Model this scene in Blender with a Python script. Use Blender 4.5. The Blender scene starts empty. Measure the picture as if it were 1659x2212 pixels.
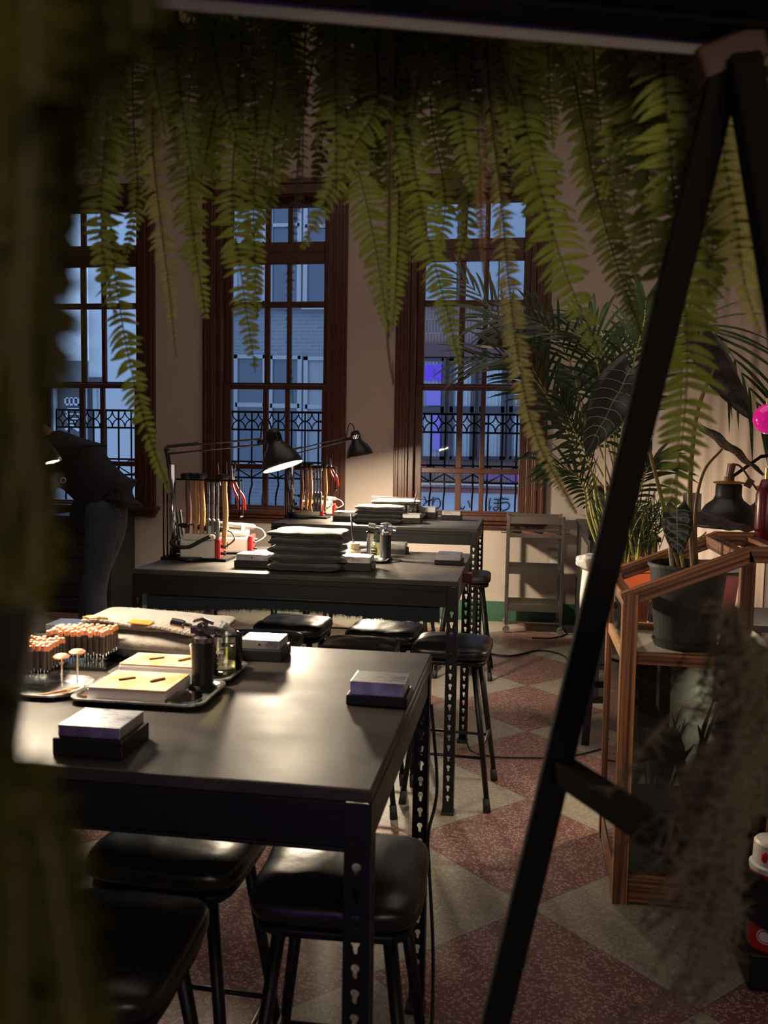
import bpy, bmesh, math, random
from mathutils import Vector, Matrix, noise
PI = math.pi
D = bpy.data
scn = bpy.context.scene
COL = scn.collection
rnd = random.Random(7)

# ------------------------------------------------------------------ camera, world, lights, exposure
CAM_H, YAW, PITCH, ROLL, FPX = 1.435, .1558, -.0785, .0162, 1900.0
_f = Vector((-math.sin(YAW)*math.cos(PITCH), math.cos(YAW)*math.cos(PITCH), math.sin(PITCH)))
_r = Vector((math.cos(YAW), math.sin(YAW), 0)); _u = _r.cross(_f)
_R = _r*math.cos(ROLL)+_u*math.sin(ROLL); _U = -_r*math.sin(ROLL)+_u*math.cos(ROLL)
cd = D.cameras.new('camera'); cam = D.objects.new('camera', cd); COL.objects.link(cam)
m = Matrix((( _R.x, _U.x, -_f.x, 0), (_R.y, _U.y, -_f.y, 0), (_R.z, _U.z, -_f.z, CAM_H), (0, 0, 0, 1)))
cam.matrix_world = m
cd.sensor_fit = 'AUTO'; cd.sensor_width = 36.0; cd.lens = 36.0*FPX/2212.0
cd.clip_start = .02; cd.clip_end = 200
cd.dof.use_dof = True; cd.dof.focus_distance = 4.2; cd.dof.aperture_fstop = cd.lens/4.4
scn.camera = cam
def at(x, y, Y):
    """the point at depth Y on the sight line through (x, y) of the photograph"""
    d = _R*((x-829.5)/FPX)+_U*(-(y-1106)/FPX)+_f
    return Vector((0, 0, CAM_H))+d*(Y/d.y)

vs = scn.view_settings
vs.view_transform = 'Standard'; vs.look = 'None'; vs.gamma = 1.0; vs.use_curve_mapping = False
vs.exposure = 0.0
scn.cycles.use_denoising = True
scn.cycles.max_bounces = 8; scn.cycles.transparent_max_bounces = 24

w = D.worlds.new('dusk'); scn.world = w; w.use_nodes = True
bg = w.node_tree.nodes['Background']
bg.inputs['Color'].default_value = (.40, .61, 1.0, 1); bg.inputs['Strength'].default_value = 1.2

def light(kind, name, loc, energy, color, target=None, **kw):
    l = D.lights.new(name, kind); l.energy = energy; l.color = color
    for k, v in kw.items(): setattr(l, k, v)
    o = D.objects.new(name, l); COL.objects.link(o); o.location = loc
    if target is not None:
        o.rotation_euler = (Vector(target)-Vector(loc)).to_track_quat('-Z', 'Y').to_euler()
    return o
LAMP = 850.0          # radiance of the desk lamps' diffusers
light('AREA', 'ceiling_light', (-.6, 3.6, 4.7), 36, (1, .79, .69), (-.6, 3.6, 0), shape='RECTANGLE', size=4.5, size_y=3.5)
light('AREA', 'fern_fill_light', (.7, -1.9, 1.75), 4.0, (1, .82, .55), (.12, 1.1, 1.80), shape='RECTANGLE', size=1.2, size_y=.7, spread=1.15)  # added fill with a narrow spread, aimed to brighten the ferns
light('AREA', 'purple_neon', (-.7, -2.3, .85), 5.0, (.22, .08, 1.0), (-.7, 0, 1.0), shape='RECTANGLE', size=1.8, size_y=.25)
light('POINT', 'low_wall_fill', (1.30, 6.35, .42), 34, (1, .82, .62), shadow_soft_size=.05)  # added fill that brightens the wall behind the case, no lamp body
light('SPOT', 'curtain_fill_spot', (.15, 3.3, 2.7), 40, (1, .80, .62), (1.55, 7.0, 1.45), spot_size=.75, spot_blend=.6, shadow_soft_size=.06)  # added spot brightening the curtain past the plants, without a fixture

# ------------------------------------------------------------------ materials
MATS = {}
def mat(name, col, rough=.5, metal=0, spec=.5, vary=0, vscale=8, bump=0, bscale=40, col2=None, emit=None, estr=0, trans=0, alpha=1, rvary=0, stretch=None, sheen=0, sss=0):
    if name in MATS: return MATS[name]
    M = D.materials.new(name); M.use_nodes = True
    nt = M.node_tree; N = nt.nodes; L = nt.links; b = N['Principled BSDF']
    b.inputs['Base Color'].default_value = (*col, 1); b.inputs['Roughness'].default_value = rough
    b.inputs['Metallic'].default_value = metal; b.inputs['Specular IOR Level'].default_value = spec
    if trans: b.inputs['Transmission Weight'].default_value = trans
    if alpha < 1: b.inputs['Alpha'].default_value = alpha
    if sheen: b.inputs['Sheen Weight'].default_value = sheen
    if emit: b.inputs['Emission Color'].default_value = (*emit, 1); b.inputs['Emission Strength'].default_value = estr
    if col2 or bump or rvary:
        tc = N.new('ShaderNodeTexCoord'); mp = N.new('ShaderNodeMapping'); L.new(tc.outputs['Object'], mp.inputs[0])
        if stretch: mp.inputs['Scale'].default_value = stretch
    if col2 or rvary:
        n = N.new('ShaderNodeTexNoise'); n.inputs['Scale'].default_value = vscale; n.inputs['Detail'].default_value = 6
        L.new(mp.outputs[0], n.inputs['Vector'])
        rp = N.new('ShaderNodeMapRange'); rp.inputs[1].default_value = .35; rp.inputs[2].default_value = .65
        L.new(n.outputs['Fac'], rp.inputs[0])
    if col2:
        mx = N.new('ShaderNodeMix'); mx.data_type = 'RGBA'
        mx.inputs[6].default_value = (*col, 1); mx.inputs[7].default_value = (*col2, 1)
        L.new(rp.outputs[0], mx.inputs[0]); L.new(mx.outputs[2], b.inputs['Base Color'])
    if rvary:
        r2 = N.new('ShaderNodeMapRange'); r2.inputs[3].default_value = rough-rvary; r2.inputs[4].default_value = rough+rvary
        L.new(rp.outputs[0], r2.inputs[0]); L.new(r2.outputs[0], b.inputs['Roughness'])
    if bump:
        n2 = N.new('ShaderNodeTexNoise'); n2.inputs['Scale'].default_value = bscale; n2.inputs['Detail'].default_value = 4
        L.new(mp.outputs[0], n2.inputs['Vector'])
        bp = N.new('ShaderNodeBump'); bp.inputs['Strength'].default_value = bump; bp.inputs['Distance'].default_value = .01
        L.new(n2.outputs['Fac'], bp.inputs['Height']); L.new(bp.outputs[0], b.inputs['Normal'])
    MATS[name] = M
    return M

def mat_glass(name, tint=(1, 1, 1), ior=1.45, extra=0.0):
    M = D.materials.new(name); M.use_nodes = True; nt = M.node_tree; N = nt.nodes; L = nt.links
    N.remove(N['Principled BSDF'])
    out = N['Material Output']; t = N.new('ShaderNodeBsdfTransparent'); t.inputs[0].default_value = (*tint, 1)
    g = N.new('ShaderNodeBsdfGlossy'); g.inputs['Roughness'].default_value = .02
    fr = N.new('ShaderNodeFresnel'); fr.inputs[0].default_value = ior
    mx = N.new('ShaderNodeMixShader')
    if extra:
        a = N.new('ShaderNodeMath'); a.operation = 'ADD'; a.inputs[1].default_value = extra; a.use_clamp = True
        L.new(fr.outputs[0], a.inputs[0]); L.new(a.outputs[0], mx.inputs[0])
    else: L.new(fr.outputs[0], mx.inputs[0])
    L.new(t.outputs[0], mx.inputs[1]); L.new(g.outputs[0], mx.inputs[2]); L.new(mx.outputs[0], out.inputs[0])
    return M
def mat_floor():
    M = D.materials.new('terrazzo_tiles'); M.use_nodes = True; nt = M.node_tree; N = nt.nodes; L = nt.links; b = N['Principled BSDF']
    tc = N.new('ShaderNodeTexCoord'); mp = N.new('ShaderNodeMapping'); mp.vector_type = 'TEXTURE'
    mp.inputs['Location'].default_value = (.0594, 5.243, 0); mp.inputs['Rotation'].default_value = (0, 0, PI/4)
    L.new(tc.outputs['Object'], mp.inputs[0])
    ck = N.new('ShaderNodeTexChecker'); ck.inputs['Scale'].default_value = 1/.605
    ck.inputs[1].default_value = (1, 1, 1, 1); ck.inputs[2].default_value = (0, 0, 0, 1)
    ad = N.new('ShaderNodeVectorMath'); ad.inputs[1].default_value = (0, 0, .3); L.new(mp.outputs[0], ad.inputs[0]); L.new(ad.outputs[0], ck.inputs[0])
    v = N.new('ShaderNodeTexVoronoi'); v.inputs['Scale'].default_value = 120; L.new(tc.outputs['Object'], v.inputs['Vector'])
    sp = N.new('ShaderNodeSeparateColor'); L.new(v.outputs['Color'], sp.inputs[0])
    v2 = N.new('ShaderNodeTexVoronoi'); v2.inputs['Scale'].default_value = 120; v2.feature = 'DISTANCE_TO_EDGE'; L.new(tc.outputs['Object'], v2.inputs['Vector'])
    e = N.new('ShaderNodeMath'); e.operation = 'GREATER_THAN'; e.inputs[1].default_value = .10; L.new(v2.outputs['Distance'], e.inputs[0])
    g = N.new('ShaderNodeMath'); g.operation = 'GREATER_THAN'; g.inputs[1].default_value = .55; L.new(sp.outputs[0], g.inputs[0])
    chip = N.new('ShaderNodeMath'); chip.operation = 'MULTIPLY'; L.new(e.outputs[0], chip.inputs[0]); L.new(g.outputs[0], chip.inputs[1])
    def mix(f, a, c):
        x = N.new('ShaderNodeMix'); x.data_type = 'RGBA'; L.new(f, x.inputs[0])
        for s, i in ((a, 6), (c, 7)):
            if isinstance(s, tuple): x.inputs[i].default_value = (*s, 1)
            else: L.new(s, x.inputs[i])
        return x.outputs[2]
    red = mix(chip.outputs[0], (.155, .070, .060), (.35, .25, .215))
    gry = mix(chip.outputs[0], (.25, .225, .18), (.36, .335, .28))
    tile = mix(ck.outputs['Fac'], red, gry)
    # joints
    fx = N.new('ShaderNodeSeparateXYZ'); L.new(mp.outputs[0], fx.inputs[0])
    js = []
    for ax in (0, 1):
        d = N.new('ShaderNodeMath'); d.operation = 'PINGPONG'; d.inputs[1].default_value = .3025; L.new(fx.outputs[ax], d.inputs[0])
        l = N.new('ShaderNodeMath'); l.operation = 'LESS_THAN'; l.inputs[1].default_value = .0022; L.new(d.outputs[0], l.inputs[0]); js.append(l)
    mxx = N.new('ShaderNodeMath'); mxx.operation = 'MAXIMUM'; L.new(js[0].outputs[0], mxx.inputs[0]); L.new(js[1].outputs[0], mxx.inputs[1])
    fin = mix(mxx.outputs[0], tile, (.10, .08, .07))
    nz = N.new('ShaderNodeTexNoise'); nz.inputs['Scale'].default_value = 2.2; L.new(tc.outputs['Object'], nz.inputs['Vector'])
    mr = N.new('ShaderNodeMapRange'); mr.inputs[3].default_value = .3; mr.inputs[4].default_value = .5; L.new(nz.outputs['Fac'], mr.inputs[0]); L.new(mr.outputs[0], b.inputs['Roughness'])
    L.new(fin, b.inputs['Base Color'])
    return M
def mat_brick(name, c1, c2, mortar, sx, sy, rough=.8):
    M = D.materials.new(name); M.use_nodes = True; nt = M.node_tree; N = nt.nodes; L = nt.links; b = N['Principled BSDF']
    tc = N.new('ShaderNodeTexCoord'); mp = N.new('ShaderNodeMapping'); mp.inputs['Rotation'].default_value = (PI/2, 0, 0)
    L.new(tc.outputs['Object'], mp.inputs[0])
    br = N.new('ShaderNodeTexBrick'); br.inputs['Color1'].default_value = (*c1, 1); br.inputs['Color2'].default_value = (*c2, 1); br.inputs['Mortar'].default_value = (*mortar, 1)
    br.inputs['Scale'].default_value = 1; br.inputs['Brick Width'].default_value = sx; br.inputs['Row Height'].default_value = sy; br.inputs['Mortar Size'].default_value = min(sx, sy)*.10
    L.new(mp.outputs[0], br.inputs['Vector']); L.new(br.outputs[0], b.inputs['Base Color']); b.inputs['Roughness'].default_value = rough
    return M
def mat_ply(name):
    """laminated plywood edge: light and dark plies running along the object's own X axis"""
    M = D.materials.new(name); M.use_nodes = True; nt = M.node_tree; N = nt.nodes; L = nt.links; b = N['Principled BSDF']
    tc = N.new('ShaderNodeTexCoord'); mp = N.new('ShaderNodeMapping'); L.new(tc.outputs['Object'], mp.inputs[0]); mp.inputs['Scale'].default_value = (1.6, 95, 95)
    n = N.new('ShaderNodeTexNoise'); n.inputs['Scale'].default_value = 1; n.inputs['Detail'].default_value = 3
    L.new(mp.outputs[0], n.inputs['Vector'])
    r = N.new('ShaderNodeValToRGB'); r.color_ramp.elements[0].position = .40; r.color_ramp.elements[1].position = .66
    r.color_ramp.elements[0].color = (.075, .024, .010, 1); r.color_ramp.elements[1].color = (.38, .155, .062, 1)
    L.new(n.outputs['Fac'], r.inputs[0]); L.new(r.outputs[0], b.inputs['Base Color']); b.inputs['Roughness'].default_value = .5
    return M

M_WALL = mat('plaster_wall', (.455, .385, .34), .85, col2=(.425, .36, .318), vscale=3, bump=.12, bscale=120)
M_GREEN = mat('green_skirting_paint', (.035, .10, .062), .5)
M_CEIL = mat('ceiling_paint', (.5, .42, .36), .9)
M_WOOD = mat('mahogany_window_wood', (.090, .028, .013), .38, col2=(.055, .016, .008), vscale=14, stretch=(6, 6, .6))
M_GLASS = mat_glass('window_glass')
M_CLEAR = mat_glass('clear_glassware', (.93, .96, .95), 1.5, .04)
M_CASEGL = mat_glass('case_glass', (.55, .57, .54), 1.5, .03)
M_ACRYL = mat_glass('clear_acrylic', (.9, .92, .92), 1.5, .10)
M_STEELB = mat('black_painted_steel', (.0065, .0065, .0075), .42, spec=.35, bump=.05, bscale=200)
M_TOP = mat('blackened_table_sheet', (.030, .026, .024), .45, col2=(.048, .040, .035), vscale=7, rvary=.06, bump=.03, bscale=60, spec=.36)
M_LEATH = mat('black_leatherette', (.012, .011, .011), .34, bump=.10, bscale=38, spec=.6)
M_RUBBER = mat('black_rubber', (.015, .015, .015), .7)
M_STEEL = mat('brushed_steel', (.55, .55, .56), .33, 1, rvary=.08, vscale=30, stretch=(1, 12, 1))
M_CHROME = mat('polished_steel', (.7, .7, .7), .16, 1)
M_STAIN = mat('trolley_steel', (.30, .28, .25), .3, 1)
M_LAMPB = mat('black_lamp_enamel', (.012, .012, .013), .35)
M_WHITEIN = mat('white_lamp_inside', (.8, .78, .74), .5)
M_EMIT = mat('lamp_diffuser', (1, 1, 1), .5, emit=(1, .82, .58), estr=LAMP)
M_DENIM = mat('charcoal_denim', (.022, .023, .026), .9, col2=(.034, .034, .038), vscale=60, bump=.3, bscale=260, sheen=.3)
M_DENIMG = mat('grey_denim', (.125, .112, .102), .9, col2=(.17, .152, .138), vscale=50, bump=.35, bscale=260, sheen=.3)
M_NAVY = mat('dark_navy_denim', (.010, .014, .024), .95, bump=.3, bscale=200)
M_ORANGE = mat('orange_leather_patch', (.58, .13, .010), .55)
M_CREAM = mat('leather_swatch', (.62, .27, .06), .6, col2=(.76, .60, .40), vscale=20)
M_ACBLOCK = mat('frosted_acrylic', (.62, .55, .56), .35, spec=.6)
M_COPPER = mat('copper_tip', (.78, .38, .22), .38, .6)
M_BROWNB = mat('brown_bur_shaft', (.045, .032, .026), .4)
M_HANDLE = mat('beech_handle', (.50, .27, .11), .5, col2=(.40, .20, .08), vscale=10, stretch=(6, 6, 1))
M_HANDLED = mat('dark_hammer_handle', (.16, .06, .035), .45)
M_REDPL = mat('red_plastic', (.62, .02, .015), .4)
M_GREYPL = mat('grey_plastic', (.14, .14, .14), .5)
M_WHITEPL = mat('off_white_plastic', (.62, .60, .56), .45)
M_BLACKPL = mat('black_plastic', (.009, .009, .010), .45, spec=.35)
M_PAPER = mat('white_paper', (.75, .73, .70), .8)
M_AMBER = mat('honey_fluid', (.75, .5, .16), .25)
def leafy(M, f=.35):
    nt = M.node_tree; N = nt.nodes; L = nt.links; b = N['Principled BSDF']; t = N.new('ShaderNodeBsdfTranslucent'); mx = N.new('ShaderNodeMixShader'); mx.inputs[0].default_value = f
    if b.inputs['Base Color'].links: L.new(b.inputs['Base Color'].links[0].from_socket, t.inputs[0])
    else: t.inputs[0].default_value = b.inputs['Base Color'].default_value
    L.new(b.outputs[0], mx.inputs[1]); L.new(t.outputs[0], mx.inputs[2]); L.new(mx.outputs[0], N['Material Output'].inputs[0]); return M
M_FERN = leafy(mat('fern_green', (.270, .310, .045), .6, col2=(.185, .225, .032), vscale=14))
M_FERNP = leafy(mat('pale_fern', (.42, .38, .13), .65, col2=(.31, .29, .09), vscale=14))
M_FERND = leafy(mat('dark_fern', (.085, .095, .014), .7))
M_DRY = mat('dried_frond', (.22, .13, .06), .8)
M_DRYD = mat('dried_dark_frond', (.05, .028, .020), .8)
M_RACH = mat('fern_stalk', (.05, .045, .012), .7)
M_PALM = mat('palm_green', (.034, .070, .020), .42, col2=(.022, .048, .015), vscale=10)
M_PSTEM = mat('palm_stem', (.30, .33, .08), .5, col2=(.42, .38, .12), vscale=8, stretch=(5, 5, 1))
M_ALOC = mat('dark_alocasia_leaf', (.016, .026, .017), .35, col2=(.024, .030, .022), vscale=10)
M_ALOCU = mat('purple_leaf_underside', (.075, .055, .056), .5)
M_VEIN = mat('pale_leaf_vein', (.28, .27, .23), .5)
M_PETI = mat('leaf_stalk_brown', (.16, .09, .035), .5, col2=(.22, .15, .05), vscale=4)
M_LEAFD = mat('rubber_leaf', (.010, .016, .011), .4)
M_TERRA = mat('orange_red_plastic_pot', (.50, .095, .035), .5)
M_POTB = mat('black_plastic_pot', (.020, .021, .023), .5)
M_SOIL = mat('dark_soil', (.02, .014, .010), .95, bump=.6, bscale=60)
M_PLY = mat_ply('plywood_edge')
M_PLYF = mat('plywood_pale', (.42, .22, .09), .5, col2=(.36, .18, .07), vscale=6, stretch=(4, 4, .6))
M_IRON = mat('black_iron_bar', (.006, .005, .005), .85, spec=.15)
M_LIP = mat('grey_shelf_lip', (.24, .215, .20), .6)
M_JACKET = mat('black_jacket_cloth', (.008, .008, .009), .85, bump=.2, bscale=60)
M_JEANS = mat('faded_blue_black_jeans', (.050, .060, .082), .9, col2=(.036, .044, .062), vscale=12, bump=.2, bscale=180)
M_SKIN = mat('skin', (.45, .28, .20), .5)
M_HAIR = mat('black_hair', (.01, .008, .007), .5)
M_CURT = mat('beige_curtain', (.50, .40, .33), .9, bump=.1, bscale=200)
M_CAB = mat('black_cabinet', (.012, .012, .013), .5)
M_BOARD = mat('worn_brown_board', (.13, .10, .075), .7, col2=(.09, .07, .055), vscale=5)
M_STONE = mat('speckled_stone', (.34, .31, .27), .8, col2=(.18, .165, .15), vscale=90)
M_PINK = mat('magenta_glass_globe', (.85, .015, .30), .10, emit=(1, .01, .36), estr=.32, spec=.9)
M_DKRED = mat('dark_red_glass', (.12, .008, .015), .3)
M_REDCAN = mat('red_can_paint', (.50, .010, .015), .35)
M_BRASS = mat('aged_brass', (.45, .30, .10), .4, .8)
M_BROWNP = mat('brown_bakelite', (.12, .04, .025), .45)

# ------------------------------------------------------------------ mesh helpers
class MB:
    def __init__(s): s.bm = bmesh.new(); s.mi = 0
    def _fin(s, faces):
        for f in faces: f.material_index = s.mi
    def box(s, c, size, rz=0, rx=0, ry=0, taper=None):
        r = bmesh.ops.create_cube(s.bm, size=1)
        M = Matrix.Translation(c) @ Matrix.Rotation(rz, 4, 'Z') @ Matrix.Rotation(ry, 4, 'Y') @ Matrix.Rotation(rx, 4, 'X') @ Matrix.Diagonal((*size, 1))
        bmesh.ops.transform(s.bm, matrix=M, verts=r['verts'])
        s._fin({f for v in r['verts'] for f in v.link_faces}); return s
    def b2(s, x0, x1, y0, y1, z0, z1): return s.box(((x0+x1)/2, (y0+y1)/2, (z0+z1)/2), (abs(x1-x0), abs(y1-y0), abs(z1-z0)))
    def beam(s, p0, p1, wy, wz, up=(0, 0, 1)):
        p0 = Vector(p0); p1 = Vector(p1); d = p1-p0; L = d.length; d.normalize(); u = Vector(up); x = d.cross(u)
        if x.length < 1e-4: x = d.cross(Vector((0, 1, 0)))
        x.normalize(); u = x.cross(d)
        r = bmesh.ops.create_cube(s.bm, size=1)
        M = Matrix(((x.x*wy, d.x*L, u.x*wz, (p0.x+p1.x)/2), (x.y*wy, d.y*L, u.y*wz, (p0.y+p1.y)/2), (x.z*wy, d.z*L, u.z*wz, (p0.z+p1.z)/2), (0, 0, 0, 1)))
        bmesh.ops.transform(s.bm, matrix=M, verts=r['verts']); s._fin({f for v in r['verts'] for f in v.link_faces}); return s
    def cyl(s, p0, p1, r0, r1=None, seg=14, cap=True):
        r1 = r0 if r1 is None else r1
        p0 = Vector(p0); p1 = Vector(p1); d = p1-p0; L = d.length
        r = bmesh.ops.create_cone(s.bm, cap_ends=cap, segments=seg, radius1=r0, radius2=r1, depth=L)
        M = Matrix.Translation((p0+p1)/2) @ d.to_track_quat('Z', 'Y').to_matrix().to_4x4()
        bmesh.ops.transform(s.bm, matrix=M, verts=r['verts']); s._fin({f for v in r['verts'] for f in v.link_faces}); return s
    def sphere(s, c, r, seg=16, sc=(1, 1, 1)):
        q = bmesh.ops.create_uvsphere(s.bm, u_segments=seg, v_segments=max(6, seg//2), radius=r)
        bmesh.ops.transform(s.bm, matrix=Matrix.Translation(c) @ Matrix.Diagonal((*sc, 1)), verts=q['verts'])
        s._fin({f for v in q['verts'] for f in v.link_faces}); return s
    def tube(s, pts, r, seg=8, closed=False):
        pts = [Vector(p) for p in pts]; n = len(pts); rings = []; prev = None
        rr = r if isinstance(r, (list, tuple)) else [r]*n
        for i, p in enumerate(pts):
            a = pts[i-1] if (i or closed) else p; b = pts[(i+1) % n] if (i < n-1 or closed) else p
            t = (b-a).normalized()
            if prev is None:
                x = t.orthogonal().normalized()
            else: x = (prev-t*prev.dot(t)).normalized()
            prev = x; y = t.cross(x)
            rings.append([s.bm.verts.new(p+(x*math.cos(2*PI*k/seg)+y*math.sin(2*PI*k/seg))*rr[i]) for k in range(seg)])
        fs = []
        for i in range(n if closed else n-1):
            A = rings[i]; B = rings[(i+1) % n]
            for k in range(seg): fs.append(s.bm.faces.new((A[k], A[(k+1) % seg], B[(k+1) % seg], B[k])))
        if not closed:
            fs.append(s.bm.faces.new(rings[0][::-1])); fs.append(s.bm.faces.new(rings[-1]))
        s._fin(fs); return s
    def lathe(s, prof, seg=32, M=None, cap=True):
        rings = []; M = M or Matrix()
        for (r, z) in prof:
            rings.append([s.bm.verts.new(M @ Vector((r*math.cos(2*PI*k/seg), r*math.sin(2*PI*k/seg), z))) for k in range(seg)])
        fs = []
        for A, B in zip(rings, rings[1:]):
            for k in range(seg): fs.append(s.bm.faces.new((A[k], A[(k+1) % seg], B[(k+1) % seg], B[k])))
        if cap:
            fs.append(s.bm.faces.new(rings[0][::-1])); fs.append(s.bm.faces.new(rings[-1]))
        s._fin(fs); return s
    def prism(s, poly, y0, y1, axis='Y'):
        def P(a, b, t): return (a, t, b) if axis == 'Y' else ((t, a, b) if axis == 'X' else (a, b, t))
        A = [s.bm.verts.new(P(a, b, y0)) for a, b in poly]; B = [s.bm.verts.new(P(a, b, y1)) for a, b in poly]
        fs = [s.bm.faces.new(A), s.bm.faces.new(B[::-1])]
        n = len(A)
        for i in range(n): fs.append(s.bm.faces.new((A[i], B[i], B[(i+1) % n], A[(i+1) % n])))
        s._fin(fs); return s
    def soft(s, c, size, e=.35, ez=.5, n=14, amp=0, fr=9, seed=0, sag=0):
        """rounded slab (superellipsoid of a subdivided cube) with soft noise"""
        tb = bmesh.new(); bmesh.ops.create_cube(tb, size=2)
        bmesh.ops.subdivide_edges(tb, edges=tb.edges[:], cuts=n, use_grid_fill=True)
        sg = lambda v, p: math.copysign(abs(v)**p, v)
        for v in tb.verts:
            x, y, z = v.co
            p = 2/e; ln = (abs(x)**p+abs(y)**p)**(1/p); mx = max(abs(x), abs(y))
            if ln > 1e-6: x, y = x*mx/ln, y*mx/ln
            rad = mx; pz = 2/ez; l2 = (rad**pz+abs(z)**pz)**(1/pz); m2 = max(rad, abs(z))
            if l2 > 1e-6: k = m2/l2; x, y, z = x*k, y*k, z*k
            co = Vector((x*size[0]/2, y*size[1]/2, z*size[2]/2))
            if amp:
                nv = noise.noise_vector(co*fr+Vector((seed*3.1, seed*1.7, seed)))
                co += Vector((nv.x*amp, nv.y*amp, nv.z*amp*.6))
            co.z += sag*(1-(x*x+y*y)) if sag else 0
            v.co = co+Vector(c)
        for f in tb.faces: f.material_index = s.mi
        tm = D.meshes.new('tmp'); tb.to_mesh(tm); tb.free(); s.bm.from_mesh(tm); D.meshes.remove(tm); return s
    def out(s, name, mats, parent=None, loc=None, smooth=False, bevel=0, sub=0, solid=0, auto=None):
        bmesh.ops.recalc_face_normals(s.bm, faces=s.bm.faces[:])
        me = D.meshes.new(name); s.bm.to_mesh(me); s.bm.free()
        o = D.objects.new(name, me); COL.objects.link(o)
        for mm in (mats if isinstance(mats, (list, tuple)) else [mats]): me.materials.append(mm)
        if parent is not None: o.parent = parent
        if loc is not None: o.location = loc
        if smooth:
            for p in me.polygons: p.use_smooth = True
        if auto:
            me.set_sharp_from_angle(angle=auto)
        if solid:
            md = o.modifiers.new('thickness', 'SOLIDIFY'); md.thickness = solid; md.offset = 0
        if bevel:
            md = o.modifiers.new('edge', 'BEVEL'); md.width = bevel; md.segments = 2; md.limit_method = 'ANGLE'
        if sub:
            md = o.modifiers.new('sub', 'SUBSURF'); md.levels = sub; md.render_levels = sub
        return o
def tag(o, label=None, cat=None, group=None, kind=None):
    if label: o['label'] = label
    if cat: o['category'] = cat
    if group: o['group'] = group
    if kind: o['kind'] = kind
    return o
def thing(name, label, cat, loc=(0, 0, 0), rz=0, group=None):
    o = D.objects.new(name, None); COL.objects.link(o); o.empty_display_size = .05
    o.location = loc; o.rotation_euler = (0, 0, rz)
    return tag(o, label, cat, group)
def struct(o): o['kind'] = 'structure'; return o
def dup(root, loc, rz=None, label=None, group=None):
    r = root.copy(); COL.objects.link(r); r.location = loc
    if rz is not None: r.rotation_euler = (0, 0, rz)
    if label: r['label'] = label
    if group: r['group'] = group
    for ch in list(root.children):
        c = ch.copy(); COL.objects.link(c); c.parent = r
        for g in list(ch.children):
            q = g.copy(); COL.objects.link(q); q.parent = c
    return r
def bez(p, n=12):
    """Catmull-Rom through the points"""
    p = [Vector(q) for q in p]; P = [p[0]*2-p[1]]+p+[p[-1]*2-p[-2]]; o = []
    for i in range(1, len(P)-2):
        for k in range(n):
            t = k/n; a, b, c, d = P[i-1], P[i], P[i+1], P[i+2]
            o.append(.5*((2*b)+(c-a)*t+(2*a-5*b+4*c-d)*t*t+(3*b-a-3*c+d)*t**3))
    o.append(p[-1]); return o

# ------------------------------------------------------------------ the room
YW = 7.15; YB = 7.45                       # back wall faces
XL, XR, YF, ZC = -5.4, 3.2, -2.6, 4.9
WIN = (-3.72, -2.066, -.432)                # window centres
WW, WZ0, WZ1 = .50, .86, 3.47               # half width and heights of an opening
struct(MB().b2(XL-.2, XR+.2, YF-.2, YB, -.2, 0).out('floor', mat_floor()))
struct(MB().b2(XL-.2, XR+.2, YF-.2, YB, ZC, ZC+.15).out('ceiling', M_CEIL))
mb = MB(); xs = [XL-.2]
for c in WIN: xs += [c-WW, c+WW]
xs.append(XR+.2)
for i in range(0, len(xs), 2): mb.b2(xs[i], xs[i+1], YW, YB, 0, ZC)
for c in WIN:
    mb.b2(c-WW, c+WW, YW, YB, 0, WZ0); mb.b2(c-WW, c+WW, YW, YB, WZ1, ZC)
struct(mb.out('wall_back', M_WALL))
struct(MB().b2(XL-.2, XL, YF, YW, 0, ZC).out('wall_left', M_WALL))
struct(MB().b2(XR, XR+.2, YF, YW, 0, ZC).out('wall_right', M_WALL))
struct(MB().b2(XL, XR, YF-.2, YF, 0, ZC).out('wall_front', M_WALL))
o = struct(MB().b2(XL, XR, YW-.018, YW, 0, .165).out('baseboard_back', M_GREEN, bevel=.004))

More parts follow.
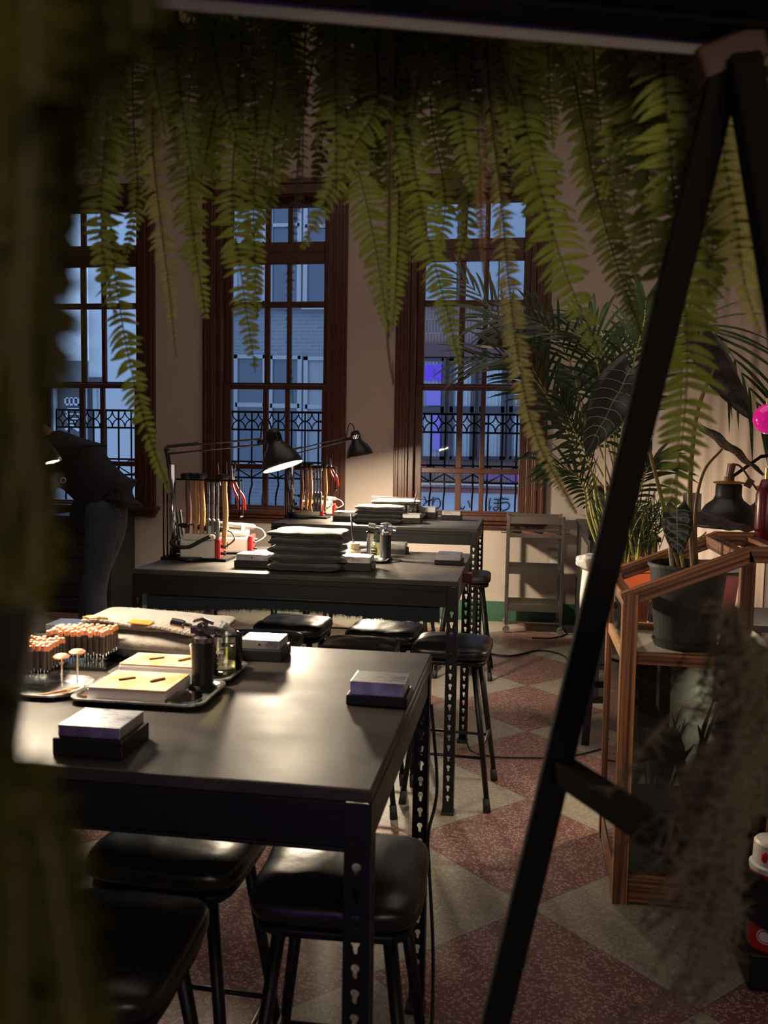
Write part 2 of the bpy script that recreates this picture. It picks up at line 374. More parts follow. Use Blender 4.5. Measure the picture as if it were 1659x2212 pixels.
def window(n, cx):
    t = thing('window_%d' % n, None, None, (cx, YW, 0)); t['kind'] = 'structure'
    mb = MB()                               # moulded outer trim
    for s in (-1, 1):
        mb.b2(s*.615, s*.50, -.035, .0, .82, 3.52); mb.b2(s*.60, s*.575, -.05, -.035, .82, 3.505); mb.b2(s*.545, s*.52, -.045, -.035, .82, 3.47)
        mb.b2(s*.50, s*.455, -.01, .14, .86, 3.47)
    mb.b2(-.615, .615, -.035, 0, 3.44, 3.53); mb.b2(-.63, .63, -.055, 0, 3.52, 3.56); mb.b2(-.5, .5, -.01, .14, 3.43, 3.47); mb.b2(-.5, .5, -.01, .14, .86, .875)
    mb.out('trim', M_WOOD, t, bevel=.005)
    mb = MB(); mb.b2(-.65, .65, -.10, .0, .825, .86); mb.b2(-.63, .63, -.075, 0, .795, .825); mb.b2(-.61, .61, -.05, 0, .765, .795); mb.b2(-.5, .5, 0, .14, .845, .86)
    mb.out('sill', M_WOOD, t, bevel=.006)
    cols = ((-.394, -.114), (-.066, .079), (.119, .396))
    def sash(y, z0, z1, rows, name):
        f = MB(); X0, X1 = -.455, .455
        f.b2(X0, cols[0][0], y, y+.04, z0, z1); f.b2(cols[2][1], X1, y, y+.04, z0, z1)
        f.b2(cols[0][0], cols[2][1], y, y+.04, z0, rows[0][0]); f.b2(cols[0][0], cols[2][1], y, y+.04, rows[-1][1], z1)
        for (a, b), (c, d) in zip(rows, rows[1:]): f.b2(cols[0][0], cols[2][1], y+.002, y+.038, b, c)
        for (a, b), (c, d) in zip(cols, cols[1:]):
            for (ra, rb) in rows: f.b2(b, c, y+.004, y+.036, ra, rb)
        o = f.out(name, M_WOOD, t, bevel=.005)
        g = MB()
        for (a, b) in cols:
            for (ra, rb) in rows: 
                q = [g.bm.verts.new((x, y+.02, z)) for x, z in ((a, ra), (b, ra), (b, rb), (a, rb))]; g.bm.faces.new(q)
        g.out('pane', M_GLASS, o)
    sash(.10, 3.0, 3.43, ((3.088, 3.367),), 'transom_sash')
    sash(.085, 1.885, 3.0, ((1.925, 2.548), (2.598, 2.906)), 'sash')
    sash(.045, .875, 1.905, ((.891, 1.195), (1.238, 1.867)), 'sash')
for i, c in enumerate(WIN): window(i+1, c)
# wall socket and the speckled strip on the wall
o = MB().b2(.20, .33, YW-.012, YW, .47, .60).out('wall_socket', mat('socket_plate', (.42, .38, .33), .5), bevel=.004)
tag(o, 'beige double wall socket low on the wall behind the steel trolley', 'socket')
for z in (.505, .565):
    MB().b2(.235, .295, YW-.016, YW-.010, z-.02, z+.02).out('outlet', M_WHITEPL, o)
# curtain on the wall beyond the plants
mb = MB(); n = 90; A = []
for i in range(n+1):
    x = 1.19+.66*i/n; y = 7.06+.018*math.sin(i*.17+.6)+.008*math.sin(i*.43+1)
    A.append((x, y))
for z0, z1 in ((.03, 3.4),):
    lo = [mb.bm.verts.new((x, y, z0)) for x, y in A]; hi = [mb.bm.verts.new((x, y, z1)) for x, y in A]
    for i in range(n): mb.bm.faces.new((lo[i], lo[i+1], hi[i+1], hi[i]))
tag(mb.out('curtain', M_CURT, smooth=True, solid=.004), 'long beige curtain hanging in soft folds behind the potted plants', 'curtain')
o = MB().b2(1.86, 2.0, 6.9, 7.13, 0, 3.5).out('trim_1', mat('grey_door_post', (.16, .13, .13), .6)); struct(o)

# ------------------------------------------------------------------ outside: street and houses
YH = 18.0
struct(MB().b2(-14, 12, YB, YH+6, -4.2, -4.0).out('street', mat('street_asphalt', (.12, .12, .13), .8)))
M_BRB = mat_brick('grey_blue_brick', (.29, .32, .38), (.25, .28, .34), (.36, .39, .45), .24, .075)
M_BRR = mat_brick('brown_wall_tile', (.24, .145, .13), (.20, .12, .11), (.32, .26, .25), .055, .24)
M_FRAME = mat('white_window_frame', (.52, .54, .58), .5)
M_PANE = mat('dark_house_pane', (.10, .13, .19), .12, spec=.8)
M_PANEC = mat('curtained_house_pane', (.38, .42, .47), .4)
M_DARKBAR = mat('dark_window_bar', (.08, .07, .09), .5)
def P(x, y, Y): return at(x, y, Y)
def house_rect(mb, x0, y0, x1, y1, Y, d=.06):
    a = P(x0, y0, Y); b = P(x1, y1, Y)
    mb.b2(a.x, b.x, Y-d, Y, b.z, a.z)
# grey brick house seen through the middle window
hb = thing('brick_house', 'pale grey brick house across the street with narrow white framed windows', 'building', (-4.5, YH, -4))
def wo(o, root): o.location = -Vector(root.location); o.parent = root; return o
def hpart(mb, name, mm, root, **k):
    o = mb.out(name, mm, root, **k); o.location = -Vector(root.location); return o
mb = MB(); mb.b2(at(345, 900, 16).x+.05, -2.0, YH, YH+5, -4, 12); hpart(mb, 'wall', M_BRB, hb)
for row in (-2, -1, 0, 1):
    for k in range(0, 4):
        x0 = 433+k*75; dy = row*345+(k*2)
        fr = MB()
        # frame: outer bars, transom, mid rail
        for q in ((x0, 765+dy, x0+7, 1003+dy), (x0+62, 765+dy, x0+69, 1003+dy), (x0, 765+dy, x0+69, 773+dy), (x0, 995+dy, x0+69, 1003+dy), (x0+3, 868+dy, x0+66, 878+dy), (x0+3, 826+dy, x0+66, 832+dy)):
            house_rect(fr, *q, YH, .09)
        house_rect(fr, x0-3, 1003+dy, x0+72, 1009+dy, YH, .16)
        f = hpart(fr, 'window_frame', M_FRAME, hb)
        pn = MB(); house_rect(pn, x0+5, 770+dy, x0+64, 998+dy, YH, .03)
        o = pn.out('pane', M_PANE if (k+row) % 3 else M_PANEC, f)
# brown tiled house seen through the third window
YT = 15.5
ht = thing('tiled_house', 'brown tiled house across the street with curtained windows', 'building', (1, YT, -4))
mb = MB(); mb.b2(-1.98, 6.5, YT, YT+5, -4, 8); hpart(mb, 'wall', M_BRR, ht)
mb = MB(); house_rect(mb, 880, 742, 1400, 772, YT, .10); hpart(mb, 'band', mat('maroon_band', (.15, .07, .08), .6), ht)
M_PURP = mat('purple_lit_blind', (.10, .04, .5), .5, emit=(.16, .07, 1.0), estr=.30)
for (x0, x1) in ((905, 960), (972, 1024), (1036, 1090), (1100, 1160), (1175, 1235)):
    f = MB()
    for q in ((x0, 775, x1, 781), (x0, 985, x1, 993), (x0, 775, x0+5, 993), (x1-5, 775, x1, 993), (x0, 878, x1, 892)): house_rect(f, *q, YT, .10)
    fo = hpart(f, 'window_frame', M_DARKBAR, ht)
    c = MB()
    a = P(x0+4, 780, YT-.03); b = P(x1-4, 988, YT-.03); nn = 24
    lo = [c.bm.verts.new((a.x+(b.x-a.x)*i/nn, YT-.04-.02*math.sin(i*1.6), b.z)) for i in range(nn+1)]
    hi = [c.bm.verts.new((v.co.x, v.co.y, a.z)) for v in lo]
    for i in range(nn): c.bm.faces.new((lo[i], lo[i+1], hi[i+1], hi[i]))
    co = c.out('curtain', mat('white_net_curtain', (.55, .60, .66), .8), fo, smooth=True)
    if x0 == 905:
        c = MB(); 
        house_rect(c, 918, 788, 936, 822, YT-.08, .02); house_rect(c, 940, 788, 956, 822, YT-.08, .02)
        hpart(c, 'lit_blind', M_PURP, ht)
        c = MB(); house_rect(c, 921, 842, 954, 876, YT-.08, .02); house_rect(c, 935, 892, 954, 972, YT-.08, .02)
        hpart(c, 'lit_blind', mat('violet_lit_curtain', (.25, .2, .6), .5, emit=(.22, .18, .95), estr=.12), ht)
# upper storey of the tiled house: pale blinds
for (x0, x1) in ((905, 985), (1000, 1075), (1085, 1160)):
    f = MB(); house_rect(f, x0, 380, x1, 660, YT, .06)
    hpart(f, 'window_frame', M_PANEC, ht)
# shop sign under the third window's house
sg = thing('shop_sign', 'pale blue shop sign with handwritten black characters under a red stripe', 'sign', (-.3, 13.6, -4))
mb = MB(); a = P(880, 1062, 13.6); b = P(1250, 1180, 13.6); mb.b2(a.x, b.x, 13.6, 13.7, b.z, a.z); hpart(mb, 'sign_board', mat('pale_sign_face', (.55, .62, .72), .5, emit=(.5, .66, 1), estr=.06), sg)
mb = MB(); a = P(880, 1052, 13.6); b = P(1250, 1068, 13.6); mb.b2(a.x, b.x, 13.45, 13.7, b.z, a.z); hpart(mb, 'stripe', mat('faded_red_stripe', (.40, .12, .11), .6), sg)
mb = MB(); a = P(880, 1043, 13.6); b = P(1250, 1052, 13.6); mb.b2(a.x, b.x, 13.3, 13.75, b.z, a.z); hpart(mb, 'ledge', mat('white_ledge', (.6, .6, .62), .6), sg)
def writing(txt, x, y, h, root, Y, mm):
    cu = D.curves.new('lettering', 'FONT'); cu.body = txt; cu.size = h; cu.extrude = .004
    o = D.objects.new('tmp_text', cu); COL.objects.link(o)
    bpy.context.view_layer.update()
    me = D.meshes.new_from_object(o.evaluated_get(bpy.context.evaluated_depsgraph_get()))
    D.objects.remove(o); D.curves.remove(cu)
    q = D.objects.new('lettering', me); COL.objects.link(q); me.materials.clear(); me.materials.append(mm)
    p = P(x, y, Y); q.parent = root; q.location = p-Vector(root.location); q.rotation_euler = (PI/2, 0, 0)
    return q
M_INK = mat('black_sign_ink', (.01, .012, .02), .6)
for ch, x, y, h in (('と', 906, 1100, .26), ('り', 926, 1100, .24), ('い', 988, 1101, .22), ('ぼ', 1052, 1102, .25), ('う', 1073, 1103, .25)):
    writing(ch, x, y, h, sg, 13.57, M_INK)
# pale house and street sign seen through the first window
hw = thing('pale_house', 'pale plastered house corner beyond the first window', 'building', (-8, 16, -4))
mb = MB(); a = P(193, 900, 16); b = P(345, 900, 16); mb.b2(a.x, b.x, 16, 18.5, -4, 9)
hpart(mb, 'wall', mat('pale_blue_plaster', (.58, .62, .66), .8), hw)
mb = MB(); a = P(100, 900, 19); b = P(205, 900, 19); mb.b2(a.x-4, b.x, 19, 22, -4, 3.2); hpart(mb, 'annex', mat('grey_plaster', (.30, .31, .33), .8), hw)
mb = MB(); house_rect(mb, 193, 815, 222, 826, 16, .05); hpart(mb, 'vent_panel', M_DARKBAR, hw)
mb = MB(); house_rect(mb, 196, 830, 212, 905, 16, .05); hpart(mb, 'shutter', M_PANEC, hw)
ss = thing('vertical_street_sign', 'tall dark street sign with white block characters beyond the first window', 'sign', (-8, 14.2, -4))
mb = MB(); a = P(120, 835, 14.2); b = P(186, 965, 14.2); mb.b2(a.x, b.x, 14.2, 14.45, b.z, a.z); hpart(mb, 'sign_board', mat('dark_grey_sign', (.075, .075, .085), .5), ss)
mb = MB()
for q in ((141, 858, 172, 861), (141, 872, 172, 876), (141, 858, 144, 876), (150, 858, 153, 876), (159, 858, 162, 876), (169, 858, 172, 876),
          (144, 882, 176, 885), (144, 893, 176, 896), (144, 903, 176, 906), (144, 882, 147, 906), (173, 882, 176, 906), (147, 910, 166, 913)): house_rect(mb, *q, 14.19, .03)
for p0, p1 in (((142, 928), (155, 919)), ((155, 919), (171, 930))):
    mb.beam(P(*p0, 14.17), P(*p1, 14.17), .03, .045)
hpart(mb, 'lettering', mat('white_sign_paint', (.6, .66, .75), .6), ss)
mb = MB(); house_rect(mb, 112, 828, 126, 970, 14.19, .06); house_rect(mb, 183, 828, 190, 1000, 14.19, .06); hpart(mb, 'edge_strip', M_FRAME, ss)
MB().b2(-.06, .06, .05, .17, 0, 4.2).out('post', M_DARKBAR, ss).location = (at(153, 900, 14.2).x-ss.location.x, .05, 0)

# window railings (wrought iron, one before each window)
def railing(cx):
    pr = MB(); W2 = .62; zt, zm, zl, zb, r = 1.695, 1.535, 1.245, 1.10, .0085
    for z in (zt, zm, zl, zb): pr.cyl((-W2, 0, z), (W2, 0, z), r if z != zt else .010, seg=6)
    bay = .127; n = 10
    for i in range(n+1):
        x = -W2+.0+i*(2*W2/n)
        pr.tube(bez([(x, 0, zt), (x, 0, 1.3), (x, 0, zb), (x+.004, -.0, zb-.06), (x, -.05, zb-.14), (x, -.07, zb-.22), (x, -.03, zb-.32)], 5), r, 6)
    b = 2*W2/n; zc = (zt+zm)/2; hh = (zt-zm)/2
    for i in range(n):
        xc = -W2+b*(i+.5)
        for sx in (-1, 1):
            for sz in (-1, 1):
                pr.tube([(xc+sx*b/2*(1-math.cos(a)), 0, zc+sz*hh*(1-math.sin(a))) for a in [k*PI/12 for k in range(7)]], .006, 6)
    b2 = 2*W2/5
    for i in range(5):
        x0 = -W2+b2*i
        pr.cyl((x0, 0, zl), (x0+b2/2, 0, (zl+zb)/2), .006, seg=6); pr.cyl((x0+b2/2, 0, (zl+zb)/2), (x0+b2, 0, zl), .006, seg=6)
        pr.cyl((x0, 0, zb), (x0+b2/2, 0, (zl+zb)/2), .006, seg=6); pr.cyl((x0+b2/2, 0, (zl+zb)/2), (x0+b2, 0, zb), .006, seg=6)
    return pr
ra = tag(railing(0).out('window_railing', M_IRON, smooth=True), 'black wrought iron railing outside the window nearest the person', 'railing', 'wrought iron window railings')
ra.location = (WIN[0], 7.72, 0)
for c, lb in ((WIN[1], 'black wrought iron railing outside the window with the lit desk lamp before it'), (WIN[2], 'black wrought iron railing outside the window facing the shop sign')):
    q = ra.copy(); COL.objects.link(q); q.location = (c, 7.72, 0); q['label'] = lb
for k, c in enumerate(WIN):   # ledge carrying the railing
    struct(MB().b2(c-.68, c+.68, YB, 7.80, .70, .78).out('trim_%d' % (k+2), mat('outside_ledge', (.35, .35, .36), .8)))

# ------------------------------------------------------------------ work tables
TH, TW, TD = .915, 1.31, .88
def slotted(mb, w, z0, z1, M, hole0):
    """flat strip of slotted angle iron with keyhole slots, in the local XZ plane, placed by M"""
    per = .040; bm = mb.bm; z = z1; x0, x1 = 0, w; cx = w*.52
    def V(x, zz): return bm.verts.new(M @ Vector((x, 0, zz)))
    def quad(a, b, c, d): bm.faces.new((V(*a), V(*b), V(*c), V(*d)))
    quad((x0, z1-hole0), (x1, z1-hole0), (x1, z1), (x0, z1)); z = z1-hole0
    while z-per > z0+.015:
        zc = z-per/2
        pts = []; po = []; q = ((x0, z-per), (x1, z-per), (x1, z), (x0, z))
        for e_ in range(4):
            A_, B_ = q[e_], q[(e_+1) % 4]
            for k in range(5):
                ox, oz = A_[0]+(B_[0]-A_[0])*k/5, A_[1]+(B_[1]-A_[1])*k/5; dx, dz = ox-cx, oz-zc; l_ = math.hypot(dx, dz); dx /= l_; dz /= l_
                rr_ = 0; bq = dz*.005; disc = bq*bq-.005**2+.0070**2
                if disc > 0: rr_ = bq+math.sqrt(disc)
                if dz < 0: rr_ = max(rr_, min(.0036/max(abs(dx), 1e-6), .0125/max(abs(dz), 1e-6)))
                pts.append(V(cx+dx*rr_, zc+dz*rr_)); po.append(V(ox, oz))
        n = len(pts)
        for i in range(n): bm.faces.new((po[i], po[(i+1) % n], pts[(i+1) % n], pts[i]))
        z -= per
    quad((x0, z0), (x1, z0), (x1, z), (x0, z))
def make_table(label, x0, y0, rz=0):
    t = thing('work_table', label, 'table', (x0, y0, 0), rz, 'black steel work tables in a row')
    mb = MB(); mb.b2(0, TW, 0, TD, TH-.022, TH); mb.out('tabletop', M_TOP, t, bevel=.004)
    z1 = TH-.022
    for nm, q in (('front', (.0, TW, .004, .010)), ('back', (.0, TW, TD-.010, TD-.004))):
        mb = MB(); mb.b2(.042, TW-.042, q[2], q[3], z1-.075, z1); mb.b2(.042, TW-.042, q[2]-.004, q[3]+.008, z1-.018, z1); mb.b2(.042, TW-.042, q[2]-.004, q[3]+.010, z1-.079, z1-.072)
        mb.out('apron', M_STEELB, t, bevel=.002)
    for q in ((.004, .010), (TW-.010, TW-.004)):
        mb = MB(); mb.b2(q[0], q[1], .042, TD-.042, z1-.075, z1); mb.b2(q[0]-.004, q[1]+.004, .042, TD-.042, z1-.018, z1); mb.out('apron', M_STEELB, t, bevel=.002)
    for sx in (0, 1):
        for sy in (0, 1):
            mb = MB(); X = TW-.001 if sx else .001; Y = TD-.001 if sy else .001
            M1 = Matrix.Translation((X, Y, 0)) @ Matrix.Diagonal((-1 if sx else 1, 1, 1, 1))
            slotted(mb, .041, 0.008, z1, M1, .085)
            M2 = Matrix.Translation((X, Y, 0)) @ Matrix.Rotation(-PI/2 if sy else PI/2, 4, 'Z')
            slotted(mb, .041, 0.008, z1, M2, .085)
            bmesh.ops.remove_doubles(mb.bm, verts=mb.bm.verts[:], dist=.0002)
            leg = mb.out('leg', M_STEELB, t, solid=.0022)
            f = MB(); f.box((X+(-.021 if sx else .021), Y+(-.021 if sy else .021), .006), (.05, .05, .012)); f.out('foot', M_RUBBER, leg, bevel=.003)
    return t
T1 = (-1.52, 1.265); T2 = (-1.54, 3.305); T3 = (-1.575, 5.40)
make_table('black steel work table closest to the fern shelf, with torch and bur racks on it', *T1)
t2 = make_table('black steel work table carrying the tall stack of dark folded jeans', *T2)
make_table('black steel work table standing in front of the windows', *T3)
# frayed denim cloth hung under the second table's apron
mb = MB(); rr = random.Random(3); n = 150; X0, X1 = T2[0]+.05, T2[0]+TW-.07
tp = []; lo = []
for i in range(n+1):
    x = X0+(X1-X0)*i/n; y = T2[1]+.026+.004*math.sin(i*.23); h = .05+.012*math.sin(i*.05+1)+.006*noise.noise(Vector((i*.3, 0, 0)))
    tp.append(mb.bm.verts.new((x, y, .811))); lo.append(mb.bm.verts.new((x, y, .811-h)))
for i in range(n): mb.bm.faces.new((tp[i], tp[i+1], lo[i+1], lo[i]))
for i in range(900):
    k = rr.randrange(n); f = rr.random(); p = lo[k].co.lerp(lo[k+1].co, f); L = .006+.012*rr.random(); dx = (rr.random()-.5)*.012
    a = [mb.bm.verts.new(q) for q in (p+Vector((-.0008, 0, .004)), p+Vector((.0008, 0, .004)), p+Vector((dx, rr.uniform(-.004, .004), -L)))]; mb.bm.faces.new(a)
tag(mb.out('denim_cloth', M_NAVY), 'strip of dark navy denim with frayed edge hung under the second table apron', 'cloth')

# ------------------------------------------------------------------ bar stools
def make_stool(label, x, y, rz=0):
    t = thing('bar_stool', label, 'stool', (x, y, 0), rz, 'black padded bar stools')
    mb = MB(); mb.soft((0, 0, .612), (.315, .315, .070), e=.36, ez=.62, n=12)
    for v in mb.bm.verts:
        if v.co.z > .612: v.co.z += .006*noise.noise(v.co*16)
    mb.out('seat', M_LEATH, t, smooth=True)
    mb = MB(); mb.soft((0, 0, .574), (.29, .29, .022), e=.3, ez=.3, n=6); mb.out('seat_plate', M_STEELB, t, smooth=True)
    s0, s1 = .098, .168
    for a in (-1, 1):
        for b in (-1, 1):
            mb = MB(); mb.cyl((a*s0, b*s0, .572), (a*s1, b*s1, .03), .0135, .0105, seg=14); l = mb.out('leg', M_STEELB, t, smooth=True)
            mb = MB(); mb.cyl((a*(s1-.004), b*(s1-.004), .052), (a*(s1+.001), b*(s1+.001), 0), .0135, .0155, seg=14); mb.out('rubber_foot', M_RUBBER, l, smooth=True)
    k = s0+(s1-s0)*(.572-.205)/.542
    for i, (p, q) in enumerate((((-k, -k), (k, -k)), ((k, -k), (k, k)), ((k, k), (-k, k)), ((-k, k), (-k, -k)))):
        dz = .03*(i % 2)
        mb = MB(); mb.cyl((*p, .205+dz), (*q, .205+dz), .006, seg=10); mb.out('stretcher', M_STEELB, t, smooth=True)
    return t
st = make_stool('bar stool pulled up under the near table corner, seat behind its slotted leg', -.315, 1.585, .04)
for lb, x, y, rz in (
    ('bar stool standing out in front of the near table, its whole seat top showing', -.66, 1.275, .04),
    ('bar stool pushed under the middle of the near table, seat half behind the apron', -.665, 1.66, -.03),
    ('bar stool behind the hanging ferns at the near table, mostly hidden by leaves', -1.10, 1.42, .1),
    ('bar stool beside the second table leg, brown sheen on its seat', -.262, 3.545, -.05),
    ('bar stool with a bright lamp glare on its seat, behind the near table', -.625, 3.40, .03),
    ('bar stool tucked behind the one with the bright lamp glare', -.575, 3.745, -.06),
    ('bar stool directly behind the steel block at the near table back edge', -1.035, 3.42, .04),
    ('bar stool with blue sheen tucked under the second table near the power strip', -.995, 3.78, -.03),
    ('bar stool at the window table showing beside the second table back leg', -.335, 5.46, .02),
    ('bar stool at the window table, middle one of the three there', -.70, 5.52, -.05),
    ('bar stool at the window table, farthest of the three from the trolley', -1.09, 5.50, .03)):
    dup(st, (x, y, 0), rz, lb)

# ------------------------------------------------------------------ desk lamps
def make_lamp(label, base, elbow, wrist, head, axis, on=True, rad=.095, clamp=True, em=None, group='black clamp desk lamps'):
    """arm lamp: base, elbow, wrist, head (opening centre) in world space; axis points out of the shade"""
    t = thing('desk_lamp', label, 'lamp', base, 0, group); B = Vector(base)
    e = Vector(elbow)-B; wv = Vector(wrist)-B; h = Vector(head)-B; ax = Vector(axis).normalized()
    if clamp:
        mb = MB(); mb.box((0, 0, .012), (.05, .06, .02)); mb.cyl((0, 0, 0), (0, 0, .06), .012); mb.box((0, 0, -.035), (.04, .05, .012)); mb.box((-.022, 0, -.012), (.008, .045, .06)); mb.out('clamp', M_LAMPB, t, bevel=.003)
    mb = MB(); b0 = Vector((0, 0, .05)); off = Vector((0, .012, 0))
    for s in (-1, 1): mb.cyl(b0+off*s, e+off*s, .005, seg=8)
    mb.tube([b0+Vector((.015, 0, .03)), b0.lerp(e, .35)+Vector((.022, 0, 0))], .006, 8); mb.out('lower_arm', M_LAMPB, t)
    mb = MB(); up = Vector((0, 0, 1)); d = (wv-e).normalized(); nn = d.cross(Vector((0, 1, 0))); nn = nn if nn.z > 0 else -nn
    for s in (-1, 1): mb.cyl(e+nn*.016*s, wv+nn*.014*s, .0045, seg=8)
    mb.tube([e+nn*.02, e+nn*.02+d*.14], .007, 8); mb.sphere(e, .014, 10); mb.sphere(wv, .016, 10, (1, .6, 1)); mb.out('upper_arm', M_LAMPB, t)
    mb = MB()
    for q in (.0, 1.0):
        mb.cyl(e+nn*.016*(1-2*q)+off*1.3, e+nn*.016*(1-2*q)-off*1.3, .006, seg=10)
        mb.cyl(wv+nn*.014*(1-2*q)+off*1.3, wv+nn*.014*(1-2*q)-off*1.3, .005, seg=10)
    mb.cyl(e+nn*.016+d*.01, e+nn*.012+d*.13, .0035, seg=8); mb.out('joint_screws', M_CHROME, t)
    Mx = Matrix.Translation(h) @ (-ax).to_track_quat('Z', 'Y').to_matrix().to_4x4()
    prof = [(rad, 0), (rad*.985, .012), (rad*.93, .03), (rad*.82, .055), (rad*.66, .08), (rad*.47, .10), (.037, .112), (.034, .118)]
    mb = MB(); mb.lathe(prof, 40, Mx, cap=False); sh = mb.out('lamp_shade', M_LAMPB, t, smooth=True, solid=.0022)
    mb = MB(); mb.lathe([(max(.02, r-.004), z+.002) for r, z in prof], 40, Mx, cap=False); mb.out('reflector', M_WHITEIN, sh, smooth=True)
    # vented neck: a ring of upright bars between two collars
    mb = MB(); mb.lathe([(.034, .116), (.035, .122), (.034, .124)], 28, Mx); mb.lathe([(.034, .150), (.034, .158), (.030, .172), (.020, .180)], 28, Mx)
    mb.lathe([(.024, .118), (.024, .16)], 20, Mx)
    for k in range(16):
        a = 2*PI*k/16; mb.cyl(Mx @ Vector((.0325*math.cos(a), .0325*math.sin(a), .120)), Mx @ Vector((.0325*math.cos(a), .0325*math.sin(a), .153)), .0033, seg=6)
    nk = mb.out('neck', M_LAMPB, t, smooth=False)
    mb = MB(); 
    for k in range(16):
        a = 2*PI*(k+.5)/16; mb.cyl(Mx @ Vector((.027*math.cos(a), .027*math.sin(a), .124)), Mx @ Vector((.027*math.cos(a), .027*math.sin(a), .150)), .0032, seg=6)
    mb.out('neck_fins', M_CHROME, nk)
    c0 = Mx @ Vector((0, 0, .178)); mb = MB(); j = Mx @ Vector((0, 0, .13))
    mb.tube(bez([c0, c0+Vector((-.012, 0, .04)), c0+Vector((-.04, .0, .045)), c0.lerp(wv, .6)+Vector((-.02, 0, -.01)), wv], 8), .0035, 8); mb.out('cord', M_BLACKPL, t, smooth=True)
    mb = MB(); mb.beam(wv, j+(wv-j).normalized()*.03, .008, .022); mb.out('bracket', M_LAMPB, t)
    if on:
        mb = MB(); mb.lathe([(rad-.006, .004), (rad-.02, .0035), (.002, .003)], 36, Mx, cap=True); mb.out('diffuser', em or M_EMIT, t)
    return t
make_lamp('lit desk lamp whose bright white opening faces the stack of dark jeans', (-1.49, 3.68, TH+.02), (-1.565, 3.72, 1.385), (-1.185, 3.88, 1.43), (-1.083, 3.90, 1.318), (.33, -.07, -.94))
make_lamp('desk lamp on the window table, dark shade tilted over the folded cloths', (-1.545, 5.80, TH+.02), (-1.62, 5.84, 1.345), (-1.235, 6.06, 1.455), (-1.136, 6.10, 1.340), (.22, .05, -.97))
make_lamp('lit desk lamp of the near table, hidden behind the dark blurred leaves', (-1.49, 1.66, TH+.02), (-1.56, 1.70, 1.42), (-1.23, 1.83, 1.475), (-1.135, 1.855, 1.355), (.30, .07, -.94), em=mat('near_lamp_diffuser', (1, 1, 1), .5, emit=(1, .82, .58), estr=LAMP*.27))
make_lamp('black arm lamp reaching out of the palm in front of the third window', (.66, 6.45, .87), (.60, 6.45, 2.22), (-.10, 6.33, 2.262), (-.235, 6.3, 2.118), (-.08, -.02, -1), on=False, rad=.118, clamp=False)
# upright steel tool posts with hammers, files and pliers
def tool_rack(label, x, y, s, names):
    Z = TH
    t = thing('tool_rack', label, 'tool rack', (x, y, Z))
    mb = MB(); mb.cyl((0, 0, 0), (0, 0, .42*s), .014*s, seg=20); mb.out('post', M_CHROME, t, smooth=True)
    mb = MB(); r = .0045*s; W = .30*s; hh = .355*s
    mb.tube([(-.05*s, .02, 0), (-.05*s, .02, hh), (W, .02, hh), (W, .02, hh-.16*s)], r, 8); mb.tube([(-.05*s, .06, 0), (-.05*s, .06, hh), (W, .06, hh), (W, .06, hh-.16*s)], r, 8)
    mb.tube([(W, .02, hh-.16*s), (W, .06, hh-.16*s)], r, 8); mb.box((.1*s, .05, .006), (.30*s, .13, .012)); mb.out('frame', M_IRON, t)
    def tool(name, lab, cat, xo, build):
        o = thing(name, lab, cat, (x+xo*s, y+.04, Z)); build(o); return o
    hz = .372*s
    def hammer(hm):
        def f(o):
            mb = MB(); mb.tube(bez([(0, 0, hz), (0, 0, .30*s), (.004, 0, .20*s), (-.002, 0, .10*s), (.001, 0, .05*s)], 4), [.0085*s+.004*s*abs(math.sin(i*.22)) for i in range(17)], 10); mb.out('handle', hm, o, smooth=True)
            mb = MB(); mb.cyl((0, -.055*s, hz), (0, .03*s, hz), .013*s, seg=14); mb.cyl((0, .03*s, hz), (0, .06*s, hz), .012*s, .004*s, seg=14); mb.out('head', M_STEELB, o, smooth=False)
        return f
    def filet(o):
        mb = MB(); mb.beam((0, 0, .345*s), (0, 0, .17*s), .012*s, .004*s); mb.out('blade', M_STEEL, o)
        mb = MB(); mb.tube(bez([(0, 0, .185*s), (0, 0, .16*s), (0, 0, .11*s), (0, 0, .06*s), (0, 0, .045*s)], 3), [.006*s, .009*s, .0105*s, .011*s, .010*s, .0095*s, .0095*s, .010*s, .0105*s, .011*s, .011*s, .009*s, .006*s], 10); mb.out('handle', M_GREYPL, o, smooth=True)
    def plier(o):
        mb = MB()
        for k in (-1, 1): mb.tube(bez([(k*.004, 0, .355*s), (.012*s+k*.010, 0, .32*s), (.035*s+k*.012, k*.006, .28*s), (.045*s+k*.010, k*.006, .225*s)], 5), .006*s, 8)
        mb.out('grip', M_REDPL, o, smooth=True)
        mb = MB(); mb.cyl((0, 0, .35*s), (-.004, 0, .42*s), .010*s, .003*s, seg=8); mb.out('jaw', M_STEEL, o)
    g = names['where']
    tool('hammer', 'dark handled hammer hanging in the tool rack %s' % g, 'hammer', .055, hammer(M_HANDLED))
    tool('hammer', 'pale beech handled hammer hanging next to the dark one %s' % g, 'hammer', .092, hammer(M_HANDLE))
    tool('hammer', 'beech handled hammer hanging just before the files %s' % g, 'hammer', .120, hammer(M_HANDLE))
    for k, wd in enumerate(('first', 'second', 'third')):
        tool('file', '%s grey handled file from the beech hammers %s' % (wd, g), 'file', .150+.021*k, filet)
    tool('hammer', 'beech handled hammer hanging beyond the files %s' % g, 'hammer', .225, hammer(M_HANDLE))
    tool('pliers', 'red gripped pliers hooked on the end of the tool rack %s' % g, 'pliers', .262, plier)
    for k in range(3):
        o = MB(); p = (x+(.20+.03*k)*s, y+.055, Z+.33*s); o.cyl(p, (p[0]+(.012*(k-1)), p[1], p[2]+(.10+.01*k)*s), .0025*s, .0006, seg=8)
        q = tag(o.out('scriber', M_STEEL), ('short', 'middle', 'slanting')[k]+' steel scriber sticking up from the tool rack %s' % g, 'scriber')
